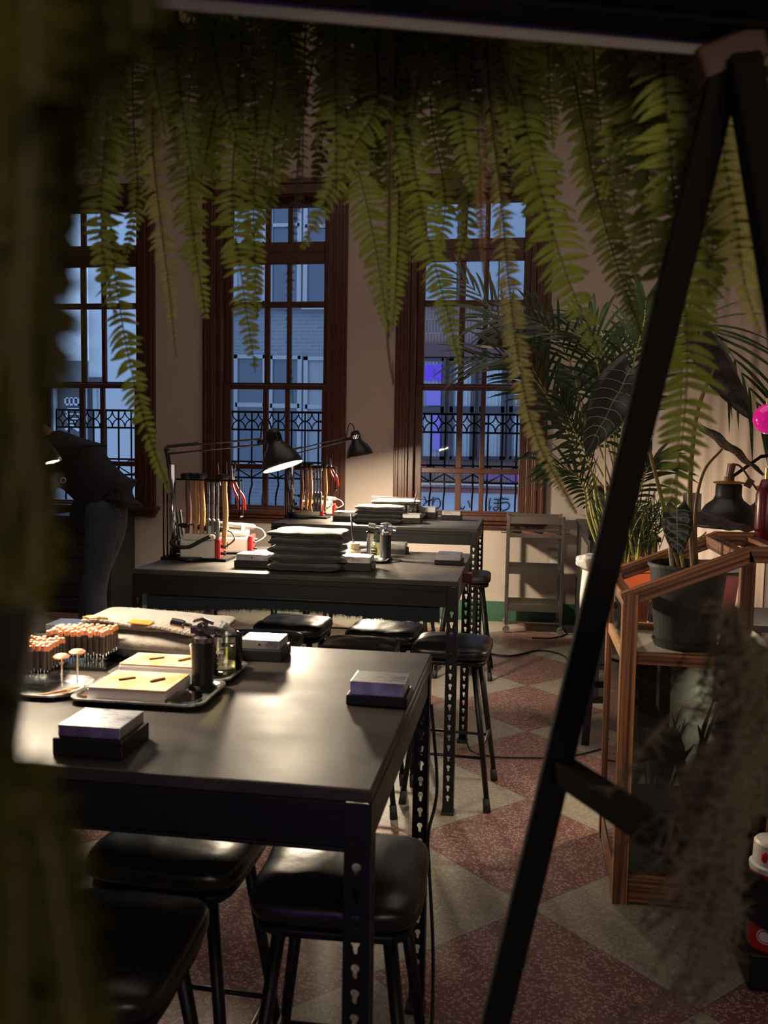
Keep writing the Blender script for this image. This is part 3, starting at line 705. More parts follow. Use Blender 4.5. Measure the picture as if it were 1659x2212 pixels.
tool_rack('wire tool rack with a steel post behind the white and red motor', -1.49, 3.60, .98, {'where': 'on the second table'})
tool_rack('wire tool rack with a steel post on the window table', -1.545, 5.80, .98, {'where': 'on the window table'})

# ------------------------------------------------------------------ micromotors
def motor(label, x, y, rz, dark, s=1.0, light_hp=False):
    t = thing('micromotor', label, 'motor', (x, y, TH), rz)
    mb = MB(); mb.b2(-.15*s, .0, -.055*s, .055*s, .008, .085*s); mb.b2(-.14*s, -.004, -.05*s, .05*s, .085*s, .112*s); mb.out('body', M_WHITEPL, t, bevel=.008)
    mb = MB()
    for a in (-.13, -.02):
        for b in (-.04, .04): mb.cyl((a*s, b*s, 0), (a*s, b*s, .010), .008, seg=10)
    mb.out('feet', M_RUBBER, t)
    mb = MB(); mb.b2(.0, .016*s, -.058*s, .058*s, .006, .090*s); mb.b2(.0, .022*s, -.058*s, -.044*s, .006, .09*s); mb.b2(.0, .022*s, .044*s, .058*s, .006, .09*s); mb.b2(.016*s, .022*s, -.012*s, .012*s, .01, .088*s)
    mb.out('front_panel', M_REDPL, t, bevel=.003)
    mb = MB(); mb.b2(.016*s, .020*s, -.042*s, -.014*s, .014*s, .084*s); mb.b2(.016*s, .020*s, .014*s, .042*s, .014*s, .084*s); mb.out('face_plate', M_STEEL, t)
    mb = MB(); mb.cyl((.018*s, .028*s, .06*s), (.036*s, .028*s, .06*s), .012*s); mb.cyl((.018*s, -.028*s, .06*s), (.028*s, -.028*s, .06*s), .007*s); mb.cyl((.018*s, -.028*s, .03*s), (.04*s, -.028*s, .028*s), .006*s); mb.cyl((.018*s, .028*s, .028*s), (.028*s, .028*s, .028*s), .007*s); mb.out('knob', M_BLACKPL, t)
    mb = MB()
    for a in (-.11, -.03):
        mb.prism([(-.03*s, .112*s), (.03*s, .112*s), (.022*s, .122*s), (.016*s, .145*s), (.008*s, .146*s), (.006*s, .128*s), (-.006*s, .128*s), (-.012*s, .146*s), (-.02*s, .145*s), (-.024*s, .122*s)], a*s-.006, a*s+.006, 'X')
    mb.b2(-.11*s, -.03*s, -.006, .006, .112*s, .118*s); mb.out('cradle', mat('cream_plastic', (.62, .57, .44), .5), t)
    hm = M_GREYPL if light_hp else M_BLACKPL
    a = Vector((-.21*s, 0, .150*s)); b = Vector((.03*s, 0, .128*s)); d = (b-a)
    ht = thing('motor_handpiece', ('pale' if light_hp else 'black')+' motor handpiece lying across the '+('rear' if light_hp else 'front')+' micromotor on the '+('second' if y < 5 else 'window')+' table', 'handpiece', (x, y, TH), rz)
    mb = MB(); prof = [(0, .0035), (.18, .0045), (.22, .010), (.45, .0125), (.62, .0125), (.66, .0145), (.94, .014), (1, .008)]
    mb.tube([a+d*t_ for t_, _ in prof], [r*s for _, r in prof], 14); mb.out('grip', hm, ht, smooth=True)
    mb = MB(); mb.cyl(a, a+d*.16, .0028*s, .0045*s, seg=10); mb.cyl(a-d*.10, a, .0012, seg=8); mb.out('chuck', M_CHROME, ht)
    mb = MB(); mb.tube(bez([b, b+Vector((.03, 0, -.012)), b+Vector((.045, -.02, -.04)), Vector((.04*s, -.035, .06*s)), Vector((.03*s, -.03*s, .06*s))], 8), .0035*s, 8); mb.out('cord', M_GREYPL if light_hp else M_BLACKPL, ht, smooth=True)
    if dark:
        mb = MB(); mb.tube(bez([(-.02*s, -.062*s, .105*s), (-.06*s, -.066*s, .085*s), (-.11*s, -.07*s, .060*s), (-.16*s, -.068*s, .062*s), (-.185*s, -.06*s, .075*s), (-.16*s, -.05*s, .10*s)], 10), .008*s, 10)
        tag(mb.out('coiled_cable', M_BLACKPL, loc=(x, y, TH), smooth=True), 'thick black coiled cable looped over the side of %s' % ('the front micromotor' if y < 5 else 'the window table micromotor'), 'cable').rotation_euler = (0, 0, rz)
    return t
motor('white micromotor with red front panel nearest the black pad on the second table', -1.305, 3.655, .12, True, 1.02)
motor('white micromotor with pale handpiece on the second table, behind the other one', -1.24, 3.90, .18, False, .95, True)
motor('small white micromotor with red front on the window table', -1.375, 5.94, .1, True, 1.0)
motor('dim white micromotor with loose cable at the back of the window table', -1.33, 6.12, .2, False, .9, True)
mb = MB(); mb.lathe([(.0, 0), (.05, 0), (.056, .004), (.056, .012), (.05, .017), (0, .018)], 28)
tag(mb.out('round_pad', M_BLACKPL, loc=(-1.405, 3.60, TH), smooth=False, bevel=.002), 'round black pad lying by the tool rack on the second table', 'pad')
tag(MB().lathe([(.0, 0), (.05, 0), (.056, .004), (.056, .010), (.05, .013), (0, .014)], 28).out('round_pad', M_BLACKPL, loc=(-1.47, 5.80, TH)), 'round black pad lying by the tool rack on the window table', 'pad')

# ------------------------------------------------------------------ things lying on the tables
def bench_block(label, x, y, w=.105, d=.10, rz=0, hb=.026, hp=.022, grow=.014, wide=.0, hole=True, tray=False, col=None):
    t = thing('bench_block', label, 'bench block', (x, y, TH), rz)
    mb = MB(); W = w+grow; Dd = d+grow+wide
    if tray:
        mb.b2(-W/2, W/2, -Dd/2, Dd/2, 0, .006)
        for q in ((-W/2, W/2, -Dd/2, -Dd/2+.006), (-W/2, W/2, Dd/2-.006, Dd/2), (-W/2, -W/2+.006, -Dd/2, Dd/2), (W/2-.006, W/2, -Dd/2, Dd/2)): mb.b2(*q, 0, hb*.82)
    else: mb.b2(-W/2, W/2, -Dd/2, Dd/2, 0, hb)
    mb.out('rubber_base' if not tray else 'tray', M_BLACKPL, t, bevel=.003)
    mb = MB(); mb.b2(-w/2, w/2, -d/2, d/2, hb*(.25 if tray else 1), hb+hp); p = mb.out('steel_plate', col or M_STEEL, t, bevel=.0015)
    if hole:
        mb = MB(); mb.cyl((0, -d/2-.0006, hb+hp*.5), (0, -d/2+.002, hb+hp*.5), .003, seg=12); mb.out('drill_hole', M_IRON, p)
    return t
def paper(label, x, y, w, d, z, rz=0, curl=.004):
    mb = MB(); n = 8; g = [[mb.bm.verts.new((-w/2+w*i/n, -d/2+d*j/n, curl*math.sin(i*1.1+j*.7)*((i/n)**2))) for j in range(n+1)] for i in range(n+1)]
    for i in range(n):
        for j in range(n): mb.bm.faces.new((g[i][j], g[i+1][j], g[i+1][j+1], g[i][j+1]))
    o = mb.out('paper_sheet', M_PAPER, loc=(x, y, z), smooth=True, solid=.0006); o.rotation_euler = (0, 0, rz)
    return tag(o, label, 'paper')
# near table
bench_block('steel bench block on a black base nearest the front edge of the near table', -.690, 1.362, .108, .095, .02, .030, .020, hole=False)
bench_block('steel bench block with drilled hole at the back edge beside the beaker', -.605, 2.02, .098, .082, .03, .028, .022)
bench_block('steel bench block in a black plastic tray alone at the near table corner', -.273, 1.725, .108, .082, 0, .026, .022, tray=True, hole=False)
paper('crumpled white paper scrap tucked beside the block in the black tray', -.325, 1.765, .02, .05, TH+.03, .2, .008)
bench_block('wide steel bench block behind the grey jeans and the copper burs', -1.12, 2.09, .14, .08, .02, .012, .034, hole=False)
def tray(label, x, y, w, d, rz=0, h=.012, r=.03):
    mb = MB()
    def rr_(wx, dy, rad, n=7):
        pts = []
        for cx, cy, a0 in ((wx/2-rad, dy/2-rad, 0), (-wx/2+rad, dy/2-rad, PI/2), (-wx/2+rad, -dy/2+rad, PI), (wx/2-rad, -dy/2+rad, 1.5*PI)):
            for k in range(n): a = a0+PI/2*k/(n-1); pts.append((cx+rad*math.cos(a), cy+rad*math.sin(a)))
        return pts
    rings = []
    for s, z in ((-.016, 0), (-.012, .002), (-.003, h), (.004, h+.001), (.004, h-.002)):
        rings.append([mb.bm.verts.new((a, b, z)) for a, b in rr_(w+2*s, d+2*s, r)])
    mb.bm.faces.new(rings[0][::-1])
    for A, B in zip(rings, rings[1:]):
        n = len(A)
        for k in range(n): mb.bm.faces.new((A[k], A[(k+1) % n], B[(k+1) % n], B[k]))
    o = mb.out('steel_tray', M_STEEL, loc=(x, y, TH), solid=.0014); o.rotation_euler = (0, 0, rz)
    return tag(o, label, 'tray')
tray('steel tray holding the closer leather swatch block, torch and glass dish', -.735, 1.660, .265, .175, .03)
tray('steel tray behind, holding the farther swatch block and the glass beaker', -.745, 1.835, .27, .16, .03)
tray('rounded steel tray with thin wooden sticks under the front bur rack', -.965, 1.655, .17, .15, 0, .010, .05)
def swatch(label, x, y, w, d, rz, lab2):
    t = thing('swatch_block', label, 'block', (x, y, TH+.003), rz)
    mb = MB(); mb.b2(-w/2, w/2, -d/2, d/2, 0, .026); mb.out('base', M_ACBLOCK, t, bevel=.004)
    mb = MB(); mb.b2(-w/2+.002, w/2-.002, -d/2+.002, d/2-.002, .026, .029); mb.out('leather_top', M_CREAM, t, bevel=.001)
    for k, (px_, py_, a) in enumerate(((-.028, .0, .75), (.036, .002, 1.0))):
        mb = MB(); mb.box((0, 0, 0), (.034, .006, .004)); o = mb.out('brown_stick', mat('brown_wax', (.14, .08, .02), .5), bevel=.001)
        v = Matrix.Rotation(rz, 3, 'Z') @ Vector((px_, py_, 0)); o.location = (x+v.x, y+v.y, TH+.034); o.rotation_euler = (0, 0, a)
        tag(o, ('slanted', 'upright')[k]+' brown wax stick lying on %s' % lab2, 'stick')
swatch('cream topped swatch block in the closer steel tray', -.755, 1.655, .165, .135, .02, 'the closer cream swatch block')
swatch('cream topped swatch block half hidden behind the closer one', -.765, 1.825, .19, .105, .02, 'the farther cream swatch block')
def torch(label, x, y, s=1.0, metal=M_CHROME, rz=0):
    t = thing('gas_torch', label, 'torch', (x, y, TH), rz)
    mb = MB(); mb.lathe([(.0, 0), (.036*s, 0), (.037*s, .006*s), (.030*s, .016*s)], 28); mb.out('base', M_BLACKPL, t, smooth=False, bevel=.001)
    mb = MB(); mb.lathe([(.028*s, .012*s), (.028*s, .125*s), (.027*s, .132*s)], 28); mb.out('body', M_BLACKPL, t, smooth=False)
    mb = MB(); mb.lathe([(.0285*s, .128*s), (.0285*s, .140*s), (.02*s, .146*s), (.014*s, .158*s)], 24); mb.out('collar', metal, t)
    mb = MB(); mb.box((.004*s, 0, .158*s), (.065*s, .026*s, .018*s)); mb.cyl((-.03*s, 0, .166*s), (-.055*s, 0, .170*s), .007*s, seg=12); mb.cyl((-.05*s, 0, .169*s), (-.085*s, 0, .174*s), .0125*s, seg=16); mb.cyl((.0, -.018*s, .17*s), (.0, .018*s, .17*s), .010*s, seg=14); mb.cyl((.03*s, 0, .16*s), (.052*s, 0, .156*s), .010*s, seg=14)
    mb.tube([(-.025*s, 0, .18*s), (.0, 0, .187*s), (.03*s, 0, .176*s)], .005*s, 8); mb.out('burner_head', metal, t, bevel=.001)
    return t
M_DKMET = mat('dark_burner_metal', (.28, .26, .25), .25, 1)
torch('upright black gas torch with dark burner head in the steel tray', -.648, 1.722, .80, M_DKMET)
torch('upright black gas torch with bright silver head on the second table', -.592, 3.825, .90, M_CHROME)
def beaker(label, x, y, r, h, fill, brush=False):
    t = thing('beaker', label, 'beaker', (x, y, TH+.003))
    mb = MB(); mb.lathe([(0, 0), (r*.93, 0), (r, .006), (r, h*.93), (r*1.08, h)], 32, cap=False); mb.out('glass', M_CLEAR, t, smooth=True, solid=.0016)
    mb = MB(); mb.lathe([(0, .003), (r*.90, .003), (r*.95, .008), (r*.95, h*fill), (0, h*fill)], 28, cap=False); mb.out('liquid', M_LIQ, t, smooth=True)
    mb = MB()
    for k in range(5):
        z = h*(.18+.13*k); n = 5
        mb.tube([((r+.0006)*math.cos(a), (r+.0006)*math.sin(a), z) for a in [-1.9+(.35 if k % 2 else .55)*i/n for i in range(n+1)]], .0006, 4)
    mb.b2(-.012, .004, -r-.0005, -r+.001, h*.55, h*.62); mb.out('graduation', M_PAPER, t)
    return t
M_LIQ = mat_glass('pale_liquid', (.93, .88, .62), 1.33)
beaker('glass beaker of pale liquid in the farther steel tray', -.640, 1.850, .034, .092, .66)
beaker('glass beaker of clear liquid beside the silver headed torch', -.652, 3.955, .046, .112, .55)
beaker('small glass beaker with amber liquid on the window table', -.735, 5.90, .046, .11, .55)
t = thing('plastic_cup', 'translucent white plastic cup squeezed between the torch and the beaker', 'cup', (-.690, 1.828, TH+.003))
MB().lathe([(0, 0), (.020, 0), (.026, .065), (.027, .066), (.024, .065), (.019, .003), (0, .003)], 24, cap=False).out('cup', M_ACBLOCK, t, smooth=True)
t = thing('petri_dish', 'small clear glass dish at the front corner of the steel tray', 'dish', (-.648, 1.615, TH+.003))
MB().lathe([(0, .001), (.036, .001), (.036, .013), (.0335, .013), (.0335, .004), (0, .004)], 36, cap=False).out('dish', M_ACRYL, t, smooth=False)
MB().lathe([(0, .014), (.038, .014), (.038, .004), (.037, .004), (.037, .0128), (0, .0128)], 36, cap=False).out('lid', M_ACRYL, t, smooth=False)
for k in range(7):
    o = MB().cyl((0, 0, 0), (.075, .012*(k % 2), 0), .0022, seg=8).out('wooden_stick', M_HANDLE, loc=(-.955+.020*k, 1.592+.007*(k % 3), TH+.005+.002*(k % 2)))
    o.rotation_euler = (0, 0, .75+.05*(k % 3)); tag(o, 'thin wooden stick lying in the trays in front of the bur racks', 'stick', 'thin wooden sticks before the bur racks')
# copper tipped burs in two clear racks
def bur_rack(label, burlabel, grp, x, y, nx, ny, rz=0):
    t = thing('bur_rack', label, 'rack', (x, y, TH+.006), rz); sp = .0142
    mb = MB(); W, Dd = nx*sp+.006, ny*sp+.006
    mb.b2(-W/2, W/2, -Dd/2, Dd/2, .022, .026); mb.b2(-W/2, W/2, -Dd/2, Dd/2, 0, .003)
    for a in (-1, 1): mb.b2(a*W/2, a*(W/2-.003), -Dd/2, Dd/2, .0, .026)
    mb.b2(-W/2, W/2, Dd/2-.003, Dd/2, 0, .026); mb.b2(-W/2, W/2, -Dd/2, -Dd/2+.003, 0, .026); mb.out('rack_body', M_ACRYL, t)
    first = None; R = Matrix.Rotation(rz, 3, 'Z')
    for i in range(nx):
        for j in range(ny):
            v = R @ Vector(((i-(nx-1)/2)*sp, (j-(ny-1)/2)*sp, 0)); p = (x+v.x+rnd.uniform(-.001, .001), y+v.y, TH+.010+rnd.uniform(-.003, .003))
            if first is None:
                mb = MB(); mb.cyl((0, 0, 0), (0, 0, .030), .0014, seg=8); mb.mi = 1; mb.cyl((0, 0, .026), (0, 0, .066), .0047, seg=10); mb.mi = 2; mb.cyl((0, 0, .066), (0, 0, .076), .0054, .0050, seg=10); mb.sphere((0, 0, .076), .0050, 10, (1, 1, .55))
                first = mb.out('polishing_bur', [M_CHROME, M_BROWNB, M_COPPER], loc=p); tag(first, burlabel, 'bur', grp)
            else:
                o = first.copy(); COL.objects.link(o); o.location = p
bur_rack('clear acrylic rack of copper tipped burs farther from the front, beside the folded jeans', 'copper tipped dark bur standing in the farther clear rack', 'copper tipped burs in the farther rack', -.985, 1.855, 10, 6, .05)
bur_rack('clear acrylic rack of copper tipped burs closest to the blurred leaves', 'copper tipped dark bur standing in the closer clear rack', 'copper tipped burs in the closer rack', -1.030, 1.705, 9, 7, .05)
for k, (dx, dy, h) in enumerate(((-.918, 1.640, .062), (-.897, 1.665, .067))):
    t = thing('polishing_disc', ('lower', 'taller')[k]+' mushroom shaped copper disc on a pin before the bur racks', 'disc', (dx, dy, TH+.012))
    MB().cyl((0, 0, 0), (0, 0, h), .0016, seg=8).out('pin', M_CHROME, t); MB().lathe([(0, h), (.015, h-.001), (.0165, h+.002), (.011, h+.006), (0, h+.007)], 24).out('disc', M_COPPER, t)
o = MB().lathe([(.020, -.09), (.020, .09), (.017, .09), (.017, -.09), (.020, -.09)], 28, Matrix.Rotation(PI/2, 4, 'Y') @ Matrix.Rotation(.3, 4, 'X'), cap=False).out('glass_tube', M_CLEAR, loc=(-1.17, 1.80, TH+.075), smooth=False)
tag(o, 'clear glass tube end lying above the copper burs by the leaves', 'tube')
tag(MB().b2(-.05, .05, -.04, .04, 0, .055).out('storage_box', M_BLACKPL, loc=(-1.19, 1.80, TH), bevel=.003), 'low black box under the clear glass tube', 'box')

def cloth_pile(name, label, cat, x, y, rz, layers, mm, seed=1, e=.22, part='fold'):
    t = thing(name, label, cat, (x, y, TH), rz); z = 0
    for k, (w_, d_, h_, ox, oy, rz_) in enumerate(layers):
        mb = MB(); mb.soft((0, 0, 0), (w_, d_, h_*1.12), e=e, ez=.75, n=26, amp=.009, fr=14, seed=seed+k)
        o = mb.out(part, mm[k] if isinstance(mm, list) else mm, t, smooth=True); o.location = (ox, oy, z+h_/2); o.rotation_euler = (0, 0, rz_); z += h_
    return t, z
# grey folded jeans on the near table: body, waistband, patch, belt loop buckles
jx, jy = -.872, 2.00
(cloth_pile('folded_jeans', 'grey folded jeans lying underneath, only their front fold showing', 'jeans', jx+.03, jy+.022, .03, [(.33, .20, .036, 0, 0, 0)], M_DENIMG, 11))
t, z = cloth_pile('folded_jeans', 'grey folded jeans with an orange leather patch, lying on another grey pair', 'jeans', jx, jy+.012, .04, [(.345, .235, .040, 0, 0, 0), (.335, .20, .022, .0, .018, .02)], M_DENIMG, 15)
t.location.z = TH+.022; t.rotation_euler = (0, .055, .04)
mb = MB(); n = 24
wb = [(-.15+.30*i/n, -.093+.014*math.sin(i*.2), .062+.003*math.sin(i*.5)) for i in range(n+1)]
for i in range(n): mb.beam(wb[i], wb[i+1], .034, .007)
mb.out('waistband', M_DENIMG, t, smooth=False, bevel=.002)
mb = MB(); mb.box((-.01, -.088, .069), (.055, .032, .003), rx=.05); mb.out('leather_patch', M_ORANGE, t, bevel=.001)
mb = MB(); mb.tube([( -.125+.016*math.cos(a), -.096+.010*math.sin(a), .072) for a in [k*PI/8 for k in range(16)]], .0022, 6, closed=True); mb.tube([(-.15, -.094, .068), (-.12, -.096, .073), (-.09, -.092, .07)], .003, 6); mb.out('buckle', M_BRASS, t, smooth=True)
mb = MB(); mb.tube([(.158, -.09, .050), (.166, -.04, .054), (.160, .02, .056), (.13, .07, .05)], [.009, .010, .009, .006], 10); mb.out('rolled_hem', M_DENIM, t, smooth=True)
# second table: blocks, paper, dark jeans stack, bottle, torch stand
bench_block('steel bench block with drilled hole beside the stack of dark jeans', -1.085, 3.495, .135, .10, .0, .030, .026)
paper('crumpled white paper sheet lying over the block by the dark jeans', -1.02, 3.53, .16, .13, TH+.058, .2, .016)
for k in range(5):
    w_ = (.30, .295, .30, .305, .31)[k]
    tp_, zz = cloth_pile('folded_jeans', ('bottom', 'second lowest', 'middle', 'second highest', 'topmost')[k]+' pair of charcoal folded jeans in the tall stack on the second table', 'jeans', -.862+.006*math.sin(k*2.3), 3.50+.004*k, .02*math.sin(k*1.7), [(w_, .235, .032, 0, 0, 0)], M_DENIM, 30+k, e=.2)
    tp_.location.z = TH+.0325*k; tp_['group'] = 'stack of charcoal jeans'
bench_block('bright steel bench block in front of the glue bottle on the second table', -.662, 3.525, .125, .11, .02, .032, .026, hole=False)
tag(tray('steel tray under the glue bottle and beaker on the second table', -.70, 3.80, .25, .17, .03))
t = thing('glue_bottle', 'squat cream bottle with a brush standing in it on the second table', 'bottle', (-.730, 3.80, TH+.004))
M_CREMB = mat('cream_bottle', (.72, .60, .40), .35)
MB().lathe([(0, 0), (.030, 0), (.032, .01), (.032, .040), (.026, .046), (.023, .052), (.027, .054), (.027, .072), (0, .072)], 24).out('bottle', M_CREMB, t)
b = thing('paint_brush', 'thin dark brush standing upright in the cream glue bottle', 'brush', (-.730, 3.80, TH+.02))
MB().tube([(.0, 0, .03), (-.008, 0, .12), (-.013, 0, .185)], [.0035, .0045, .0035], 8).out('handle', M_BLACKPL, b, smooth=True); MB().cyl((0, 0, .03), (.002, 0, .0), .0035, .002, seg=8).out('bristles', M_DRYD, b)
tag(MB().b2(-.045, .045, -.03, .03, 0, .012).out('leather_scrap', M_CREAM, loc=(-.775, 3.755, TH+.003), bevel=.003), 'pale leather scrap lying beside the cream glue bottle', 'leather')
tag(MB().lathe([(0, 0), (.075, 0), (.075, .004), (0, .005)], 36).out('torch_mat', M_BLACKPL, loc=(-.592, 3.825, TH-.0005)), 'flat black round mat under the silver headed torch', 'mat')
cloth_pile('folded_cloth', 'small dark folded cloth behind the beaker on the second table', 'cloth', -.76, 4.03, .1, [(.20, .10, .03, 0, 0, 0), (.18, .09, .025, 0, 0, .1)], M_DENIM, 50)
bench_block('steel bench block behind the silver headed torch', -.585, 4.10, .10, .10, .02, .026, .024, hole=False)
bench_block('steel bench block in a grey tray alone at the second table corner', -.305, 3.80, .105, .10, -.02, .026, .022, tray=True, hole=False)
o = MB().b2(-.022, .018, -.018, .018, -.030, .010).out('bench_clamp', mat('dark_maroon_paint', (.10, .012, .010), .5), loc=(T2[0]+TW+.018, 3.62, TH-.02), bevel=.004); tag(o, 'small dark red clamp gripping the side edge of the second table', 'clamp')
MB().cyl((0, 0, -.035), (0, 0, -.075), .005, seg=10).out('screw', M_STEEL, o)
# window table
bench_block('pale topped bench block at the lamp end of the window table', -1.155, 5.725, .14, .11, 0, .032, .030, hole=False)
for k in range(4):
    tp_, zz = cloth_pile('folded_jeans', ('bottom', 'second lowest', 'second highest', 'topmost')[k]+' pair of folded jeans in the low stack on the window table', 'jeans', -.925, 5.70+.004*k, .01*k, [(.31, .22, .028, 0, 0, 0)], M_DENIM if k < 3 else M_DENIMG, 60+k, e=.2)
    tp_.location.z = TH+.0275*k; tp_['group'] = 'low stack of jeans'
cloth_pile('folded_jeans', 'pale grey folded jeans lying behind the low stack on the window table', 'jeans', -.86, 6.02, .02, [(.40, .22, .045, 0, 0, 0), (.38, .20, .045, 0, .01, 0), (.34, .17, .04, 0, .01, 0)], M_DENIMG, 70)
bench_block('bright bench block in front of the amber beaker on the window table', -.71, 5.715, .115, .10, 0, .034, .026, hole=False)
bench_block('bench block at the back of the window table behind the amber beaker', -.665, 6.15, .14, .11, 0, .04, .036, hole=False)
bench_block('bench block standing alone near the trolley end of the window table', -.475, 6.03, .125, .11, 0, .034, .028, hole=False)
b = thing('paint_brush', 'thin dark brush leaning in the amber beaker on the window table', 'brush', (-.735, 5.90, TH+.02))
MB().tube([(.0, 0, .02), (.02, 0, .12), (.033, 0, .175)], [.003, .004, .003], 8).out('handle', M_BLACKPL, b, smooth=True)
bur_rack('small bur rack behind the low stack of jeans on the window table', 'pale tipped bur standing in the rack on the window table', 'burs in the window table rack', -1.07, 6.0, 8, 3, 0)
for lb, x, z in (('thin steel rod lying on the pale folded jeans', -.86, TH+.142),):
    tag(MB().cyl((x-.16, 5.96, z+.006), (x+.2, 5.99, z), .005, seg=8).out('steel_rod', M_STEEL), lb, 'rod')
# power strip on the second table's back leg
t = thing('power_strip', 'white power strip fixed upright to a back leg of the second table', 'power strip', (T2[0]+.022, T2[1]+TD-.06, .56))
MB().b2(-.026, .026, -.018, .0, 0, .20).out('body', M_WHITEPL, t, bevel=.006)
for k in range(4): MB().b2(-.013, .013, -.020, -.017, .025+.042*k, .048+.042*k).out('outlet', M_GREYPL, t)
MB().b2(-.012, .012, -.022, -.016, .182, .196).out('switch', M_BLACKPL, t)
# cables
def cable(label, pts, r=.004):
    return tag(MB().tube(bez(pts, 10), r, 8).out('power_cable', M_BLACKPL, smooth=True), label, 'cable')
cable('black cable running across the floor tiles from the second table leg', [(-.24, 4.10, .25), (-.22, 4.06, .02), (-.12, 3.98, .006), (.05, 3.99, .006), (.25, 4.05, .006), (.48, 4.25, .006)])
cable('black cable snaking over the floor in front of the steel trolley', [(-.25, 6.0, .006), (-.05, 5.95, .006), (.15, 6.15, .006), (.30, 6.05, .006), (.36, 5.75, .006), (.42, 5.4, .006)], .006)
cable('thin black cable on the floor below the trolley wheels', [(.10, 6.55, .005), (.25, 6.58, .005), (.36, 6.75, .005), (.34, 6.98, .005)], .005)
cable('black cable hanging down behind the back leg of the near table', [(-.205, 2.10, .80), (-.185, 2.08, .60), (-.20, 2.04, .50), (-.19, 1.98, .44), (-.165, 1.85, .30), (-.16, 1.75, .15), (-.185, 1.70, .02), (-.20, 1.70, .006)])

# ------------------------------------------------------------------ steel trolley
t = thing('steel_trolley', 'steel trolley with open shelves on small castors against the back wall', 'trolley', (.105, 6.88, 0), .03)
w2, d2 = .205, .16
for a in (-1, 1):
    for b in (-1, 1):
        MB().b2(a*w2-.012, a*w2+.012, b*d2-.012, b*d2+.012, .06, .90).out('post', M_STAIN, t, bevel=.002)
        mb = MB(); mb.cyl((a*w2, b*d2-.01, .028), (a*w2, b*d2+.012, .028), .027, seg=18); mb.box((a*w2, b*d2, .055), (.02, .026, .02)); mb.out('castor', M_GREYPL, t)
for z, hh in ((.895, .055), (.765, .03), (.505, .05), (.22, .05)):
    mb = MB(); mb.b2(-w2, w2, -d2, d2, z-hh, z-hh+.004); mb.b2(-w2, w2, -d2-.003, -d2+.003, z-hh, z); mb.b2(-w2, w2, d2-.003, d2+.003, z-hh, z); mb.b2(-w2-.003, -w2+.003, -d2, d2, z-hh, z); mb.b2(w2-.003, w2+.003, -d2, d2, z-hh, z)
    mb.out('shelf', M_STAIN, t, bevel=.001)
MB().cyl((-w2, -d2, .085), (w2, -d2, .085), .007).out('rail', M_STAIN, t)
for a in (-1, 1):
    MB().tube([(a*w2, -.05, .80), (a*(w2+.05), -.05, .80), (a*(w2+.05), -.05, .76), (a*w2, -.05, .76)], .005, 8).out('handle', M_STAIN, t)
for k, (dx, ln, rz) in enumerate(((-.11, .11, .4), (-.03, .08, -.3), (.07, .10, .15), (.13, .06, .9))):
    o = MB().cyl((-ln/2, 0, 0), (ln/2, 0, .004), .006, .004, seg=8).out('hand_tool', M_STEEL if k % 2 else M_BLACKPL, loc=(.105+dx, 6.80+.02*k, .853)); o.rotation_euler = (0, 0, rz)
    tag(o, ('slim black', 'short steel', 'tilted black', 'stubby steel')[k]+' tool lying on the top shelf of the steel trolley', 'tool')
for k, (a, b_) in enumerate(((-.10, .03), (.06, .16))):
    o = thing('wooden_tool', ('longer', 'shorter')[k]+' wooden handled tool across the second shelf of the steel trolley', 'tool', (.105, 6.75, .75))
    MB().cyl((a, 0, .02), (b_, 0, .008), .016, .012, seg=10).out('handle', M_HANDLED, o); MB().cyl((a-.07, 0, .024), (a, 0, .02), .005, seg=8).out('shank', M_STEELB, o)

# ------------------------------------------------------------------ plywood display case
def ply(name, p0, p1, wy, wz, parent, mm=None, up=(0, 0, 1)):
    p0 = Vector(p0); p1 = Vector(p1); d = p1-p0; L = d.length; d.normalize(); u = Vector(up); y = u.cross(d)
    if y.length < 1e-3: y = Vector((0, 1, 0))
    y.normalize(); z = d.cross(y)
    o = MB().box((0, 0, 0), (L, wy, wz)).out(name, mm or M_PLY, parent, bevel=.0015)
    o.matrix_local = Matrix(((d.x, y.x, z.x, (p0.x+p1.x)/2), (d.y, y.y, z.y, (p0.y+p1.y)/2), (d.z, y.z, z.z, (p0.z+p1.z)/2), (0, 0, 0, 1)))
    return o
cx, cyy = .315, 2.77
case = thing('display_case', 'plywood framed glass plant case with a sloping open top', 'display case', (cx, cyy, 0))
CW, CD, ZL, ZR = .50, .47, .985, 1.14
pw = .046
def sl(x): return ZL+(ZR-ZL)*min(x/.36, 1)
for y in (0, CD):
    ply('post', (pw/2, y, 0), (pw/2, y, sl(pw/2)-.01), pw, pw, case); ply('post', (CW-pw/2, y, 0), (CW-pw/2, y, ZR-.02), pw, pw, case)
    ply('sloping_rail', (.0, y, sl(0)-.022), (.37, y, sl(.37)-.022), pw*.9, .046, case); ply('top_rail', (.36, y, ZR-.022), (CW, y, ZR-.022), pw*.9, .046, case)
    ply('middle_rail', (pw, y, .785), (CW-pw, y, .785), .04, .034, case)
    ply('bottom_rail', (pw, y, .05), (CW-pw, y, .05), .04, .08, case)
for x, z in ((pw/2, sl(0)-.03), (CW-pw/2, ZR-.03), (.345, sl(.345)-.026)):
    ply('cross_rail', (x, pw/2, z), (x, CD-pw/2, z), pw*.8, .04, case)
for x in (pw/2, CW-pw/2):
    ply('side_rail', (x, pw/2, .785), (x, CD-pw/2, .785), pw*.8, .034, case, M_PLYF); ply('side_rail', (x, pw/2, .05), (x, CD-pw/2, .05), pw*.8, .08, case)
for x in (.0015, pw-.0015): MB().b2(x-.003, x, -.024, -.020, .0, ZL-.03).out('pale_edge', M_PLYF, case)
MB().b2(pw, CW-pw, pw/2, CD-pw/2, .765, .782).out('shelf', mat('case_shelf_board', (.34, .31, .26), .6), case)
